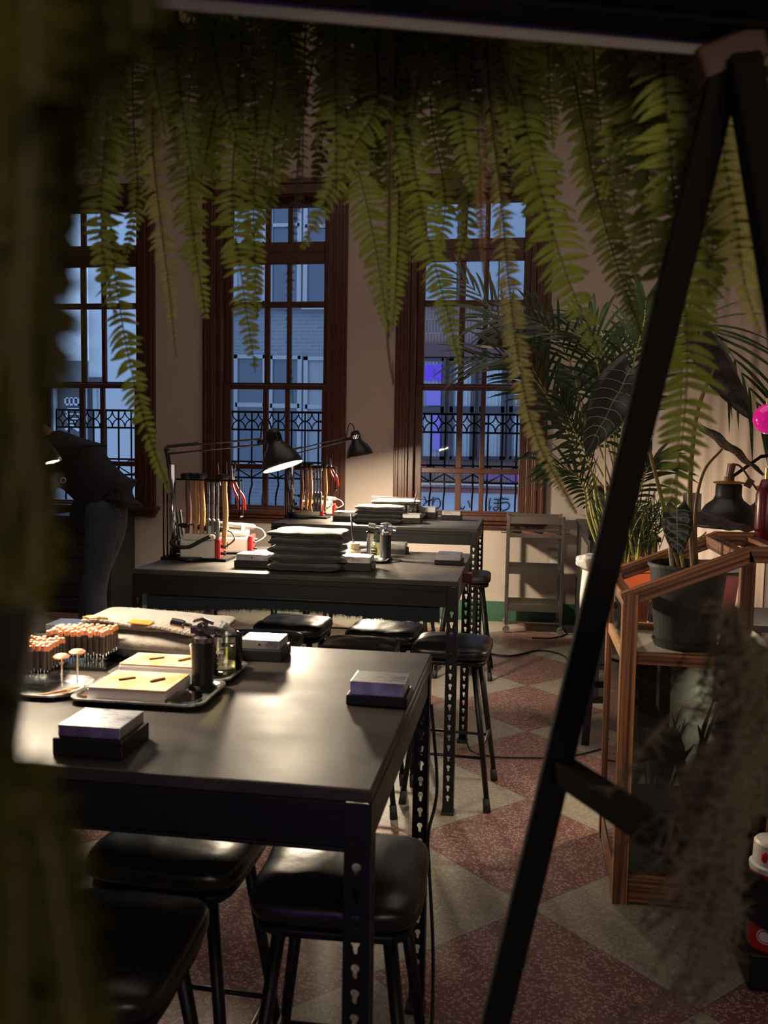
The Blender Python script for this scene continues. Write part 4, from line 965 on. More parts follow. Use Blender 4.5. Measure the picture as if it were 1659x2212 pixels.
for y in (.005, CD-.005): MB().b2(pw, CW-pw, y-.002, y+.002, .09, .77).out('pane', M_CASEGL, case)
for y in (.005, CD-.005):
    mb = MB(); v = [mb.bm.verts.new(q) for q in ((pw, y, .80), (CW-pw, y, .80), (CW-pw, y, ZR-.045), (.37, y, ZR-.045), (pw, y, sl(pw)-.045))]; mb.bm.faces.new(v); mb.out('pane', M_GLASS, case, solid=.003)
for x in (.012, CW-.012): MB().b2(x-.002, x+.002, pw/2, CD-pw/2, .09, .77).out('pane', M_CASEGL, case); x < .1 and MB().b2(x-.0015, x+.0015, pw/2, CD-pw/2, .80, ZL-.05).out('pane', M_GLASS, case)
MB().b2(pw, CW-pw, .03, CD-.03, .02, .22).out('soil_bed', M_SOIL, case)
MB().b2(pw, CW-pw, .03, CD-.03, .09-.07, .026).out('base_panel', M_PLYF, case)
# planting and a few glass pebbles inside the lower compartment
rr = random.Random(5)
for k in range(9):
    px_, py_ = cx+.09+.30*rr.random(), cyy+.10+.28*rr.random(); hh = .18+.25*rr.random(); o = MB()
    for q in range(5):
        a = rr.uniform(0, 6.28); L = rr.uniform(.05, .11); base = Vector((0, 0, .22)); tip = Vector((L*math.cos(a), L*math.sin(a)*.8, .22+hh*rr.uniform(.6, 1)))
        mid = base.lerp(tip, .6)+Vector((0, 0, .04)); w_ = Vector((-math.sin(a), math.cos(a), 0))*.016
        v = [o.bm.verts.new(z) for z in (base, mid-w_, tip, mid+w_)]; o.bm.faces.new(v)
    tag(o.out('terrarium_plant', M_FERND, loc=(px_, py_, 0), solid=.001), 'dim leafy plant growing behind the glass of the plywood case', 'plant', 'plants inside the plywood case')
for k in range(7):
    o = MB().sphere((0, 0, 0), .012+.008*rr.random(), 10, (1.3, 1, .7)).out('glass_pebble', M_CLEAR, loc=(cx+.07+.05*k, cyy+.06+.03*(k % 3), .232), smooth=True)
    tag(o, 'small clear glass pebble on the soil inside the plywood case', 'pebble', 'glass pebbles in the plywood case')
# black pot with the alocasia
ap = (.545, 2.99)
t = thing('alocasia_pot', 'dark alocasia with pale veined leaves in a black pot in the plywood case', 'potted plant', (*ap, .782))
MB().lathe([(0, .004), (.093, .004), (.098, .03), (.122, .262), (.128, .264), (.128, .275), (.117, .275), (.112, .23), (0, .23)], 40).out('pot', M_POTB, t, smooth=False)
MB().lathe([(0, 0), (.098, 0), (.108, .022), (.103, .024), (.095, .006), (0, .006)], 40).out('saucer', M_POTB, t)
MB().lathe([(0, .232), (.112, .232), (.112, .234), (0, .236)], 30).out('soil', M_SOIL, t)
def big_leaf(parent, base, tip, w, normal, mm, ribs=7, fold=.25, droop=.0, name='leaf', notch=.16):
    """arrow shaped leaf from its petiole point to its tip, with raised pale veins"""
    base = Vector(base); tip = Vector(tip); d = tip-base; L = d.length; d.normalize(); nn = Vector(normal); nn = (nn-d*nn.dot(d)).normalized(); s = d.cross(nn)
    mb = MB(); n = 16; mL = []; R = []; Lf = []
    def P3(t_, u): 
        wd = w*(max(0, math.sin(PI*min(1, (t_*.93+.07))**.72)))**.85
        return base+d*(L*(t_-notch*abs(u)*(1-t_)**2))+s*(u*wd)+nn*(fold*abs(u)*wd*.8-droop*L*t_*t_+.004*math.sin(t_*20+u*3))
    us = (-1, -.7, -.4, 0, .4, .7, 1)
    g = [[mb.bm.verts.new(P3(i/n, u)) for u in us] for i in range(n+1)]
    for i in range(n):
        for j in range(6):
            mb.bm.faces.new((g[i][j], g[i+1][j], g[i+1][j+1], g[i][j+1]))
    lf = mb.out(name, mm, parent, smooth=True, solid=.0012)
    mb = MB(); mb.tube([P3(i/12, 0)+nn*.0012 for i in range(13)], [.0028*(1-i/14) for i in range(13)], 6)
    for k in range(ribs):
        t0 = .06+.80*k/ribs
        for sg in (-1, 1):
            mb.tube([P3(t0+.10*q*q+.02*q, sg*q*.93)+nn*.0012 for q in (0, .35, .7, 1)], [.0016, .0014, .0011, .0007], 5)
    mb.out('veins', M_VEIN if mm is M_ALOC else mm, lf)
    return lf
B = Vector((*ap, .782))
def petiole(parent, pts, r=.006, mm=None):
    mb = MB(); p = bez(pts, 8); mb.tube(p, [r*(1.25-.6*i/len(p)) for i in range(len(p))], 8); return mb.out('stalk', mm or M_PETI, parent, smooth=True)
def L(x, y, Y): return at(x, y, Y)-B
petiole(t, [(.02, 0, .23), L(1490, 1080, 3.0), L(1497, 950, 2.98), L(1512, 870, 2.96), L(1545, 790, 2.95)], .008)
big_leaf(t, L(1512, 735, 2.95), L(1622, 908, 2.95), .050, (-.35, -.9, -.25), mat('dark_leaf_back', (.028, .018, .018), .5), fold=.35)
petiole(t, [(.03, 0, .23), L(1502, 1110, 3.02), L(1520, 1020, 3.04), L(1560, 970, 3.05)], .0055)
big_leaf(t, L(1524, 932, 3.05), L(1650, 1026, 3.02), .060, (.25, .15, .98), M_ALOC, fold=.12)
petiole(t, [(-.02, -.01, .23), L(1440, 1120, 2.93), L(1410, 1000, 2.9), L(1385, 900, 2.9), L(1370, 800, 2.9)], .006)
big_leaf(t, L(1362, 800, 2.9), L(1264, 985, 2.84), .085, (-.40, -.75, .35), M_ALOC, fold=.2, ribs=8)
petiole(t, [(-.01, -.02, .23), L(1468, 1180, 2.9), L(1462, 1120, 2.9), L(1462, 1095, 2.89)], .005, M_PSTEM)
big_leaf(t, L(1462, 1098, 2.89), L(1464, 1205, 2.86), .046, (-.1, -1, .15), M_ALOC, fold=.06, ribs=6)
petiole(t, [(.035, .01, .23), L(1500, 1180, 3.04), L(1525, 1150, 3.08)], .0035, M_PSTEM)
big_leaf(t, L(1506, 1122, 3.06), L(1640, 1146, 3.16), .055, (.1, -.35, .9), M_ALOCU, fold=.1)
petiole(t, [(-.045, 0, .23), L(1448, 1195, 2.95), L(1446, 1170, 2.95)], .006, mat('cream_stalk', (.45, .40, .28), .5))

# ------------------------------------------------------------------ palm in the orange pot on a black stand
pb = (.487, 4.40)
t = thing('plant_stand', 'black four legged stool carrying the orange red palm pot', 'plant stand', (*pb, 0))
for a in (-1, 1):
    for b in (-1, 1): MB().beam((a*.155, b*.155, 0), (a*.125, b*.125, .53), .036, .036, (0, 1, 0)).out('leg', M_STEELB, t, bevel=.003)
MB().b2(-.16, .16, -.16, .16, .53, .555).out('top', M_STEELB, t, bevel=.004)
mb = MB()
for q in (((-.14, -.14, .22), (.14, -.14, .22)), ((-.14, .14, .22), (.14, .14, .22)), ((-.14, -.14, .28), (-.14, .14, .28)), ((.14, -.14, .28), (.14, .14, .28))): mb.beam(*q, .02, .03)
mb.out('stretcher', M_STEELB, t)
tag(MB().lathe([(0, 0), (.15, 0), (.165, .018), (.155, .02), (.145, .006), (0, .006)], 36).out('pot_saucer', M_WHITEPL, loc=(*pb, .555)), 'white saucer under the orange red palm pot', 'saucer')
palm = thing('potted_palm', 'tall palm with arching green fronds in an orange red plastic pot', 'potted plant', (*pb, .561))
MB().lathe([(0, 0), (.128, 0), (.166, .28), (.182, .285), (.184, .325), (.172, .325), (.166, .30), (0, .295)], 44).out('pot', M_TERRA, palm)
MB().lathe([(0, .296), (.165, .296), (0, .302)], 30).out('soil', M_SOIL, palm)
o = thing('plastic_bag', 'crumpled clear plastic bag tucked over the rim of the orange red pot', 'bag', (pb[0]-.155, pb[1]-.06, .88))
mb = MB(); mb.soft((0, 0, 0), (.12, .10, .07), e=.8, ez=.8, n=10, amp=.022, fr=26, seed=4); mb.out('bag', mat('cloudy_plastic', (.55, .55, .55), .25, spec=.8), o)
o = MB(); o.prism([(-.035, .0), (.022, .0), (.024, -.10), (.012, -.24), (-.012, -.25), (-.032, -.12)], -.002, .002)
o = o.out('white_label', M_PAPER, loc=(pb[0]-.168, pb[1]-.105, .835)); o.rotation_euler = (.0, .13, -.95); tag(o, 'white paper label hanging down the side of the orange red pot', 'label')
PB = Vector((*pb, .561))
def palm_frond(parent, pts, n=26, ll=.26, lw=.012, mm=None, spread=1.0, droop=.5, start=.34, seed=1, stem=None, plane=None, up=None):
    r_ = random.Random(seed); p = bez(pts, 10); N_ = len(p)
    root = MB(); root.tube(p, [.0075*(1-.82*i/N_) for i in range(N_)], 7); fr = root.out('frond', stem or M_PSTEM, parent, smooth=True)
    mb = MB()
    for k in range(n):
        f = start+(1-start)*k/(n-1); i = min(int(f*(N_-1)), N_-2); a = p[i].lerp(p[i+1], f*(N_-1)-i); d = (p[i+1]-p[i]).normalized()
        sd = d.cross(up or Vector((.1, -.8, .6))).normalized(); nn = sd.cross(d)
        Lf = ll*(math.sin(PI*min(1, .18+.82*(1-(f-start)/(1-start))))**.7+.12)*r_.uniform(.85, 1.1)
        for sg in (-1, 1):
            ang = (.95-.6*(f-start)/(1-start))*spread+r_.uniform(-.08, .08)
            dr = (d*math.cos(ang)+sd*sg*math.sin(ang)+nn*r_.uniform(-.05, .3)).normalized()
            ws = dr.cross(nn).normalized()*lw
            q = []
            m_ = 6
            for j in range(m_+1):
                tt = j/m_; c = a+dr*(Lf*tt)+Vector((0, 0, -droop*Lf*tt*tt*.55)); ww = ws*(math.sin(PI*min(1, tt*.9+.1))**.8 if j < m_ else 0.02)
                q.append((mb.bm.verts.new(c-ww+nn*.002), mb.bm.verts.new(c+ww)))
            for j in range(m_): mb.bm.faces.new((q[j][0], q[j][1], q[j+1][1], q[j+1][0]))
    mb.out('leaflets', mm or M_PALM, fr, smooth=True)
    return fr
def PL(x, y, Y): return at(x, y, Y)-PB
s0 = Vector((-.03, 0, .29))
fronds = (
    ((-.06, -.02, .29), (1280, 1120, 4.35), (1255, 1000, 4.3), (1190, 870, 4.2), (1120, 790, 4.15), (1030, 770, 4.1)),
    ((-.07, .0, .29), (1275, 1080, 4.4), (1235, 950, 4.4), (1170, 830, 4.5), (1090, 700, 4.6), (1000, 600, 4.7)),
    ((-.04, .03, .29), (1290, 1100, 4.45), (1265, 940, 4.5), (1230, 780, 4.5), (1165, 700, 4.5), (1060, 690, 4.5)),
    ((.0, .02, .29), (1310, 1080, 4.45), (1305, 920, 4.5), (1290, 790, 4.5), (1260, 730, 4.5), (1170, 700, 4.55)),
    ((.02, -.02, .29), (1330, 1080, 4.4), (1345, 920, 4.35), (1370, 780, 4.3), (1390, 700, 4.3), (1395, 650, 4.3)),
    ((.02, .04, .29), (1330, 1060, 4.5), (1325, 900, 4.6), (1310, 760, 4.7), (1280, 690, 4.8), (1215, 690, 4.9)),
    ((.04, .0, .29), (1345, 1080, 4.4), (1385, 920, 4.4), (1430, 790, 4.4), (1490, 705, 4.3), (1560, 735, 4.2), (1650, 900, 4.1)),
    ((-.02, -.05, .29), (1298, 1090, 4.25), (1275, 1010, 4.1), (1240, 930, 4.0), (1215, 870, 3.95)),
    ((-.08, -.04, .29), (1270, 1120, 4.3), (1262, 1060, 4.2), (1235, 1020, 4.15), (1190, 1005, 4.1)),
    ((.05, .02, .29), (1345, 1120, 4.45), (1360, 1000, 4.5), (1350, 880, 4.6), (1300, 800, 4.7)),
    ((.06, -.03, .29), (1360, 1130, 4.3), (1385, 1050, 4.25), (1400, 1010, 4.2), (1420, 1000, 4.2)),
    ((.03, .03, .29), (1340, 1060, 4.5), (1330, 880, 4.55), (1345, 760, 4.6), (1375, 690, 4.6)),
)
for k, f in enumerate(fronds):
    palm_frond(palm, [f[0]]+[PL(*q) for q in f[1:]], n=24 if k < 7 else 18, ll=.30 if k < 7 else .20, lw=.0085, seed=k, droop=.55)
# grassy shoots in the same pot
rr = random.Random(11)
mb = MB()
for k in range(46):
    a = rr.uniform(0, 6.28); q = rr.uniform(.02, .13); b0 = Vector((.03+q*math.cos(a), q*math.sin(a)*.7, .295)); h_ = rr.uniform(.18, .42); ln = rr.uniform(-.10, .10)
    mb.tube(bez([b0, b0+Vector((ln*.3, 0, h_*.6)), b0+Vector((ln, rr.uniform(-.05, .05), h_))], 4), [.005-.0004*i for i in range(9)], 5)
mb.out('shoots', M_PSTEM, palm, smooth=True)
mb = MB()
for k in range(260):
    a = rr.uniform(0, 6.28); q = rr.uniform(.02, .15); b0 = Vector((.05+q*math.cos(a), q*math.sin(a)*.6, .33+rr.uniform(0, .22))); an = rr.uniform(-1.2, 1.2); Lf = rr.uniform(.10, .22)
    tip = b0+Vector((Lf*math.sin(an), rr.uniform(-.08, .04), Lf*math.cos(an)*.9)); md = b0.lerp(tip, .5)+Vector((0, 0, .02)); ws = Vector((math.cos(an), 0, -math.sin(an)))*.0032
    v = [mb.bm.verts.new(z) for z in (b0-ws*.5, b0+ws*.5, md+ws, tip, md-ws)]; mb.bm.faces.new(v)
mb.out('grass_leaves', M_PALM, palm)

# ------------------------------------------------------------------ dark cabinet, box, dark leaved plant by the back wall
t = thing('black_cabinet', 'black cabinet with a worn brown side panel beyond the steel trolley', 'cabinet', (.43, 5.7, 0))
MB().b2(0, .42, .0, 1.25, .04, .84).out('body', M_CAB, t, bevel=.004); MB().b2(-.01, .44, -.01, 1.27, .84, .87).out('worktop', M_STEELB, t, bevel=.004)
MB().b2(-.010, .0, .03, .60, .05, .80).out('side_panel', M_BOARD, t, bevel=.003); MB().b2(.02, .40, .02, 1.23, 0, .04).out('plinth', M_CAB, t)
t = thing('loudspeaker', 'tall black box on the black cabinet beside the palm stems', 'speaker', (.54, 6.05, .87))
MB().b2(-.09, .09, -.09, .09, 0, .30).out('cabinet', M_BLACKPL, t, bevel=.006); MB().b2(-.08, .08, -.094, -.09, .02, .28).out('grille', M_RUBBER, t)
t = thing('black_trestle', 'black upright board leaning beside the orange red pot', 'board', (.42, 4.95, 0))
MB().b2(-.03, .03, 0, .5, 0, .72).out('board', M_CAB, t, bevel=.003); MB().b2(-.05, .05, -.01, .51, .72, .75).out('cap', M_STEELB, t)
t = thing('dark_leaf_plant', 'dark broad leaved plant half hidden by the palm near the third window', 'potted plant', (.62, 5.85, .87))
MB().lathe([(0, 0), (.09, 0), (.11, .18), (.10, .18), (0, .16)], 24).out('pot', M_POTB, t)
BD = Vector((.62, 5.85, .87))
for k, (x0, y0, x1, y1, wd, nv) in enumerate(((1190, 905, 1235, 865, .09, (0, -1, .2)), (1245, 925, 1180, 945, .05, (0, -.2, 1)), (1175, 965, 1108, 998, .035, (0, -.3, 1)), (1185, 998, 1142, 1022, .03, (0, -.4, 1)), (1230, 800, 1235, 860, .10, (.1, -1, 0)), (1285, 790, 1270, 850, .08, (0, -1, .1)), (1290, 880, 1270, 960, .10, (0, -1, .2)), (1345, 830, 1330, 900, .09, (0, -1, .2)))):
    b_ = at(x0, y0, 5.8)-BD
    petiole(t, [(0, 0, .17), (b_*.5)+Vector((.03, 0, .05)), b_], .005)
    big_leaf(t, b_, at(x1, y1, 5.75)-BD, wd, nv, M_LEAFD, fold=.1)

# ------------------------------------------------------------------ dome lamps, globe, can by the case
def dome(label, x, y, z, s=1.0, lit=False):
    t = thing('dome_lamp', label, 'lamp', (x, y, z))
    MB().lathe([(.122*s, 0), (.120*s, .012), (.110*s, .05), (.088*s, .085), (.058*s, .108), (.050*s, .125), (.050*s, .165), (.045*s, .172)], 44, cap=False).out('lamp_shade', M_LAMPB, t, smooth=True, solid=.002)
    MB().lathe([(0, .172), (.058*s, .172), (.062*s, .178), (.04*s, .182), (0, .184)], 30).out('brass_collar', M_BRASS, t)
    mb = MB(); mb.cyl((0, 0, .18), (0, 0, .20), .02*s); mb.cyl((0, 0, .20), (.008, 0, .25), .014*s, .017*s); mb.out('holder', M_BROWNP, t)
    mb = MB(); mb.tube(bez([(.008, 0, .25), (.04, 0, .24), (.08, .01, .19), (.11, .02, .15)], 6), .004, 8); mb.box((.075, 0, .175), (.024, .02, .036), ry=.5); mb.out('cord', M_BROWNP, t)
    MB().tube([(.02, .03, .2), (.14, .10, .28), (.62, .14, .34)], .007, 8).out('arm', M_IRON, t)
    if lit: MB().lathe([(0, .03), (.04, .04), (.045, .07), (.02, .11), (0, .11)], 20).out('bulb', mat('dome_bulb', (1, 1, 1), .4, emit=(1, .80, .55), estr=330), t)
    return t
dome('black dome lamp with a brass collar hanging above the plywood case', .80, 3.62, 1.125, .96, True)
dome('second black dome lamp just beyond the one with the clear brass collar', 1.02, 3.88, 1.10, .96, True)
p = at(1661, 905, 3.2)
t = thing('glass_globe', 'glowing magenta glass globe hanging at the frame edge', 'globe', p); MB().sphere((0, 0, 0), .052, 32).out('globe', M_PINK, t, smooth=True); MB().cyl((0, 0, .05), (0, 0, .9), .002, seg=6).out('cord', M_BLACKPL, t); MB().cyl((0, 0, .045), (0, 0, .07), .012).out('cap', M_BRASS, t)
p = at(1655, 1105, 3.2)
t = thing('red_lantern', 'dim dark red glass lantern hanging under the magenta globe', 'lantern', p); MB().lathe([(0, -.14), (.028, -.13), (.036, -.05), (.036, .06), (.02, .11), (0, .115)], 24).out('glass', M_DKRED, t, smooth=True); MB().cyl((0, 0, .11), (0, 0, .15), .01).out('cap', M_BRASS, t)
t = thing('red_canister', 'red metal canister with a white cap standing on the floor beside the case', 'canister', (.690, 2.42, .10))
MB().lathe([(0, 0), (.052, 0), (.055, .006), (.055, .205), (.050, .215), (0, .215)], 36).out('body', M_REDCAN, t)
MB().lathe([(0, .212), (.056, .212), (.057, .226), (.049, .230), (.047, .285), (.042, .292), (0, .293)], 36).out('cap', M_WHITEPL, t)
mb = MB(); mb.soft((-.030, -.0415, .258), (.016, .012, .030), e=.9, ez=.9, n=4); mb.out('red_mark', M_REDCAN, t)
mb = MB(); 
for k in range(10):
    a0, a1 = -2.05+.02*k*3, -2.05+.02*k*3+.03
    if k % 4 != 3: mb.box((.0555*math.cos(a0), .0555*math.sin(a0), .16+.003*(k % 2)), (.0015, .0025, .012), rz=a0)
mb.out('lettering', M_PAPER, t)
mb = MB(); Mx = Matrix.Translation((.0550*math.cos(-2.0), .0550*math.sin(-2.0), .045)) @ Matrix.Rotation(-2.0, 4, 'Z') @ Matrix.Rotation(PI/2, 4, 'Y'); mb.lathe([(0, 0), (.014, 0), (.014, .0012), (0, .0012)], 24, Mx); mb.lathe([(.017, 0), (.020, 0), (.020, .0012), (.017, .0012), (.017, 0)], 24, Mx, cap=False); mb.out('round_emblem', M_PAPER, t)
t = thing('black_crate', 'low black crate under the red canister beside the plywood case', 'crate', (.80, 2.50, 0))
MB().b2(-.17, .40, -.14, .22, 0, .10).out('crate', M_BLACKPL, t, bevel=.006)
for k, (x, y) in enumerate(((.735, 3.95), (.86, 4.05))):
    t = thing('flower_pot', ('dark flower pot with a dull red band seen through the case glass', 'second dark flower pot behind the banded one seen through the case glass')[k], 'pot', (x, y, .70))
    MB().lathe([(0, 0), (.075, 0), (.098, .20), (.108, .20), (.108, .23), (.096, .23), (0, .21)], 30).out('pot', M_POTB, t); MB().lathe([(.080, .03), (.0985, .185), (.0965, .185), (.078, .03)], 30, cap=False).out('band', mat('dull_red_band', (.045, .007, .009), .5), t)
t = thing('low_table', 'low dark table behind the plywood case carrying flower pots', 'table', (.85, 4.05, 0))
MB().b2(-.25, .45, -.22, .22, .67, .70).out('tabletop', M_CAB, t, bevel=.003)
for a in (-.22, .42):
    for b in (-.19, .19): MB().b2(a-.02, a+.02, b-.02, b+.02, 0, .67).out('leg', M_CAB, t)
t = thing('stone_column', 'speckled grey stone column standing behind the alocasia stalks', 'column', (1.10, 6.0, 0)); MB().b2(-.034, .034, -.034, .034, 0, .92).out('shaft', M_STONE, t, bevel=.004); MB().b2(-.05, .05, -.05, .05, .92, 1.14).out('head', mat('grey_stone', (.22, .21, .20), .8, col2=(.14, .135, .13), vscale=60), t, bevel=.004)

# ------------------------------------------------------------------ the person bending over beside the first window
def skin(name, verts, edges, radii, mm, parent=None, sub=2, root=0):
    me = D.meshes.new(name); me.from_pydata([Vector(v) for v in verts], edges, []); o = D.objects.new(name, me); COL.objects.link(o)
    md = o.modifiers.new('skin', 'SKIN'); md.use_smooth_shade = True
    for i, r in enumerate(radii):
        sv = me.skin_vertices[0].data[i]; sv.radius = r if isinstance(r, tuple) else (r, r); sv.use_root = (i == root)
    o.modifiers.new('sub', 'SUBSURF').levels = sub; o.modifiers['sub'].render_levels = sub
    bpy.context.view_layer.update()
    nm = D.meshes.new_from_object(o.evaluated_get(bpy.context.evaluated_depsgraph_get()))
    D.objects.remove(o); q = D.objects.new(name, nm); COL.objects.link(q); nm.materials.clear(); nm.materials.append(mm)
    for p in nm.polygons: p.use_smooth = True
    if parent is not None: q.parent = parent
    return q
pr = thing('person', 'person in black jacket and dark jeans bending forward beside the first window', 'person', (-2.66, 5.3, 0))
pel = (.02, 0, .97); V = [pel, (-.02, 0, 1.08), (-.14, 0, 1.22), (-.27, 0, 1.35), (-.36, 0, 1.42), (-.43, 0, 1.47), (-.52, 0, 1.53), (-.57, 0, 1.60)]
Ed = [(i, i+1) for i in range(7)]; Rd = [(.13, .16), (.115, .145), (.12, .15), (.125, .165), (.06, .065), (.052, .054), (.088, .078), (.075, .068)]
def chain(pts, rad, root):
    a = root
    for p, r in zip(pts, rad): V.append(p); Rd.append(r); Ed.append((a, len(V)-1)); a = len(V)-1
    return a
for s, fx in ((-1, .0), (1, -.16)):
    chain([(.02, s*.09, .88), (.00+fx*.4, s*.095, .68), (-.03+fx*.7, s*.095, .48), (-.02+fx*.9, s*.095, .28), (-.01+fx, s*.095, .09), (-.10+fx, s*.10, .045), (-.18+fx, s*.10, .03)], [.092, .082, .060, .058, .042, .038, .028], 0)
    wv = chain([(-.32, s*.17, 1.36), (-.40, s*.20, 1.22), (-.50, s*.19, 1.10), (-.62, s*.16, 1.02), (-.70, s*.14, .98), (-.745, s*.13, .965)], [.062, .046, .042, .036, .026, (.018, .034)], 3)
    for k in range(4):
        yk = s*(.13+(k-1.5)*.019)
        chain([(-.785, yk, .955), (-.812, yk, .940-.004*k), (-.828, yk, .922)], [.0095, .0085, .0065], wv)
    chain([(-.735, s*.095, .945), (-.758, s*.082, .925), (-.775, s*.078, .908)], [.011, .0095, .007], wv-1)
body = skin('body', V, Ed, Rd, M_SKIN, pr)
# face, hair
MB().sphere((-.566, 0, 1.575), .098, 20, (.98, .86, 1.05)).out('hair', M_HAIR, pr, smooth=True)
mb = MB(); mb.sphere((-.650, 0, 1.520), .016, 8, (1.3, .8, 1)); mb.sphere((-.642, -.03, 1.545), .010, 8); mb.sphere((-.642, .03, 1.545), .010, 8); mb.b2(-.642, -.632, -.02, .02, 1.478, 1.486); mb.out('face', M_SKIN, pr, smooth=True)
V = []; Ed = []; Rd = []
V = [(.035, 0, .985), (-.015, 0, 1.11)]; Rd = [(.150, .175), (.138, .17)]; Ed = [(0, 1)]
for s, fx in ((-1, .0), (1, -.16)):
    chain([(.03, s*.088, .87), (.01+fx*.4, s*.095, .68), (-.02+fx*.7, s*.095, .48), (-.01+fx*.9, s*.095, .28), (.0+fx, s*.095, .10)], [.110, .098, .080, .076, .080], 0)
jn = skin('jeans', V, Ed, Rd, M_JEANS, pr)
mb = MB(); mb.tube([(.155, -.06, 1.04), (.165, -.07, .94), (.16, -.135, .93), (.14, -.14, 1.03)], .003, 6, closed=True); mb.out('back_pocket', M_JEANS, jn)
V = [(.035, 0, 1.05), (-.07, 0, 1.16), (-.17, 0, 1.26), (-.28, 0, 1.36), (-.36, 0, 1.42)]; Rd = [(.145, .175), (.150, .175), (.155, .18), (.145, .185), (.085, .09)]; Ed = [(0, 1), (1, 2), (2, 3), (3, 4)]
for s in (-1, 1): chain([(-.32, s*.175, 1.36), (-.40, s*.205, 1.22), (-.50, s*.195, 1.10), (-.62, s*.165, 1.02), (-.69, s*.145, .985)], [.078, .064, .058, .050, .044], 3)
V.append((-.10, -.03, .98)); Rd.append((.085, .15)); Ed.append((0, len(V)-1)); V.append((-.14, -.03, .78)); Rd.append((.06, .13)); Ed.append((len(V)-2, len(V)-1))
jk = skin('jacket', V, Ed, Rd, M_JACKET, pr, root=1)
mb = MB(); mb.tube([(-.17+.016*math.cos(a), -.196, 1.17+.016*math.sin(a)) for a in [k*PI/7 for k in range(14)]], .004, 6, closed=True); mb.out('eyelet', M_STEEL, jk)
MB().box((.105, -.13, 1.11), (.045, .012, .022), ry=.5).out('red_tag', mat('red_tag_cloth', (.20, .015, .02), .7), jk)
for s, fx in ((-1, 0), (1, -.16)):
    mb = MB(); mb.soft((-.075+fx, s*.10, .045), (.27, .10, .09), e=.5, ez=.6, n=8); mb.out('shoe', M_LEATH, pr, smooth=True)
# drawer cabinet behind the person
t = thing('drawer_cabinet', 'tall black cabinet of shallow drawers with pale label holders behind the person', 'cabinet', (-3.42, 6.85, 0))
MB().b2(-.42, .14, -.2, .25, 0, .80).out('body', M_CAB, t, bevel=.004)
for k in range(7):
    d = MB().b2(-.41, .13, -.212, -.2, .03+.108*k, .03+.108*k+.100).out('drawer', M_CAB, t, bevel=.003)
    MB().tube([(.03, -.212, .09+.108*k), (.03, -.226, .088+.108*k), (.085, -.226, .092+.108*k), (.085, -.212, .094+.108*k)], .0035, 6).out('handle', M_STEEL, d)

# ------------------------------------------------------------------ black A-frame plant stand and its shelf
A = Vector((.170, .865, 1.775))
t = thing('plant_shelf', 'black steel A-frame plant shelf close to the camera, ferns spilling over it', 'shelf', (0, .7, 0))
def rel(v): return Vector(v)-Vector((0, .7, 0))
kn = at(1203, 1655, .86); ft = A+(kn-A)*((A.z-.0)/(A.z-kn.z))
MB().beam(rel(ft), rel(A), .027, .027, (0, 1, 0)).out('leg', M_IRON, t, bevel=.003)
zq = kn.z; B2 = at(1900, 2117, .5); B2 = Vector((0, 0, CAM_H))+(B2-Vector((0, 0, CAM_H)))*((zq-CAM_H)/(B2.z-CAM_H)); f2 = A+(B2-A)*((A.z)/(A.z-B2.z))
MB().beam(rel(f2), rel(A+Vector((.012, -.02, 0))), .027, .027, (0, 1, 0)).out('leg', M_IRON, t, bevel=.003)
MB().beam(rel(kn), rel(B2), .024, .024).out('brace', M_IRON, t, bevel=.003)
MB().box(rel(A+Vector((.004, -.004, .012))), (.060, .034, .030), ry=-.35).out('wooden_joint', mat('dark_wood_joint', (.055, .022, .014), .6), t, bevel=.004)
s0 = Vector((-.316, .724, 1.80)); s1 = Vector((.40, .951, 1.80)); dd = (s1-s0).normalized(); s0 = s0-dd*.35; nrm = Vector((dd.y, -dd.x, 0))   # nrm points to the camera
MB().beam(rel(s0+nrm*.20+Vector((0, 0, .016))), rel(s1+nrm*.20+Vector((0, 0, .016))), .40, .018).out('shelf_board', M_IRON, t, bevel=.002)
MB().beam(rel(s0+Vector((0, 0, .005))), rel(s1+Vector((0, 0, .005))), .003, .022).out('edge_lip', M_LIP, t)
MB().beam(rel(s0+nrm*.03+Vector((0, 0, .005))), rel(s1+nrm*.03+Vector((0, 0, .005))), .03, .006).out('underside_rail', M_IRON, t)

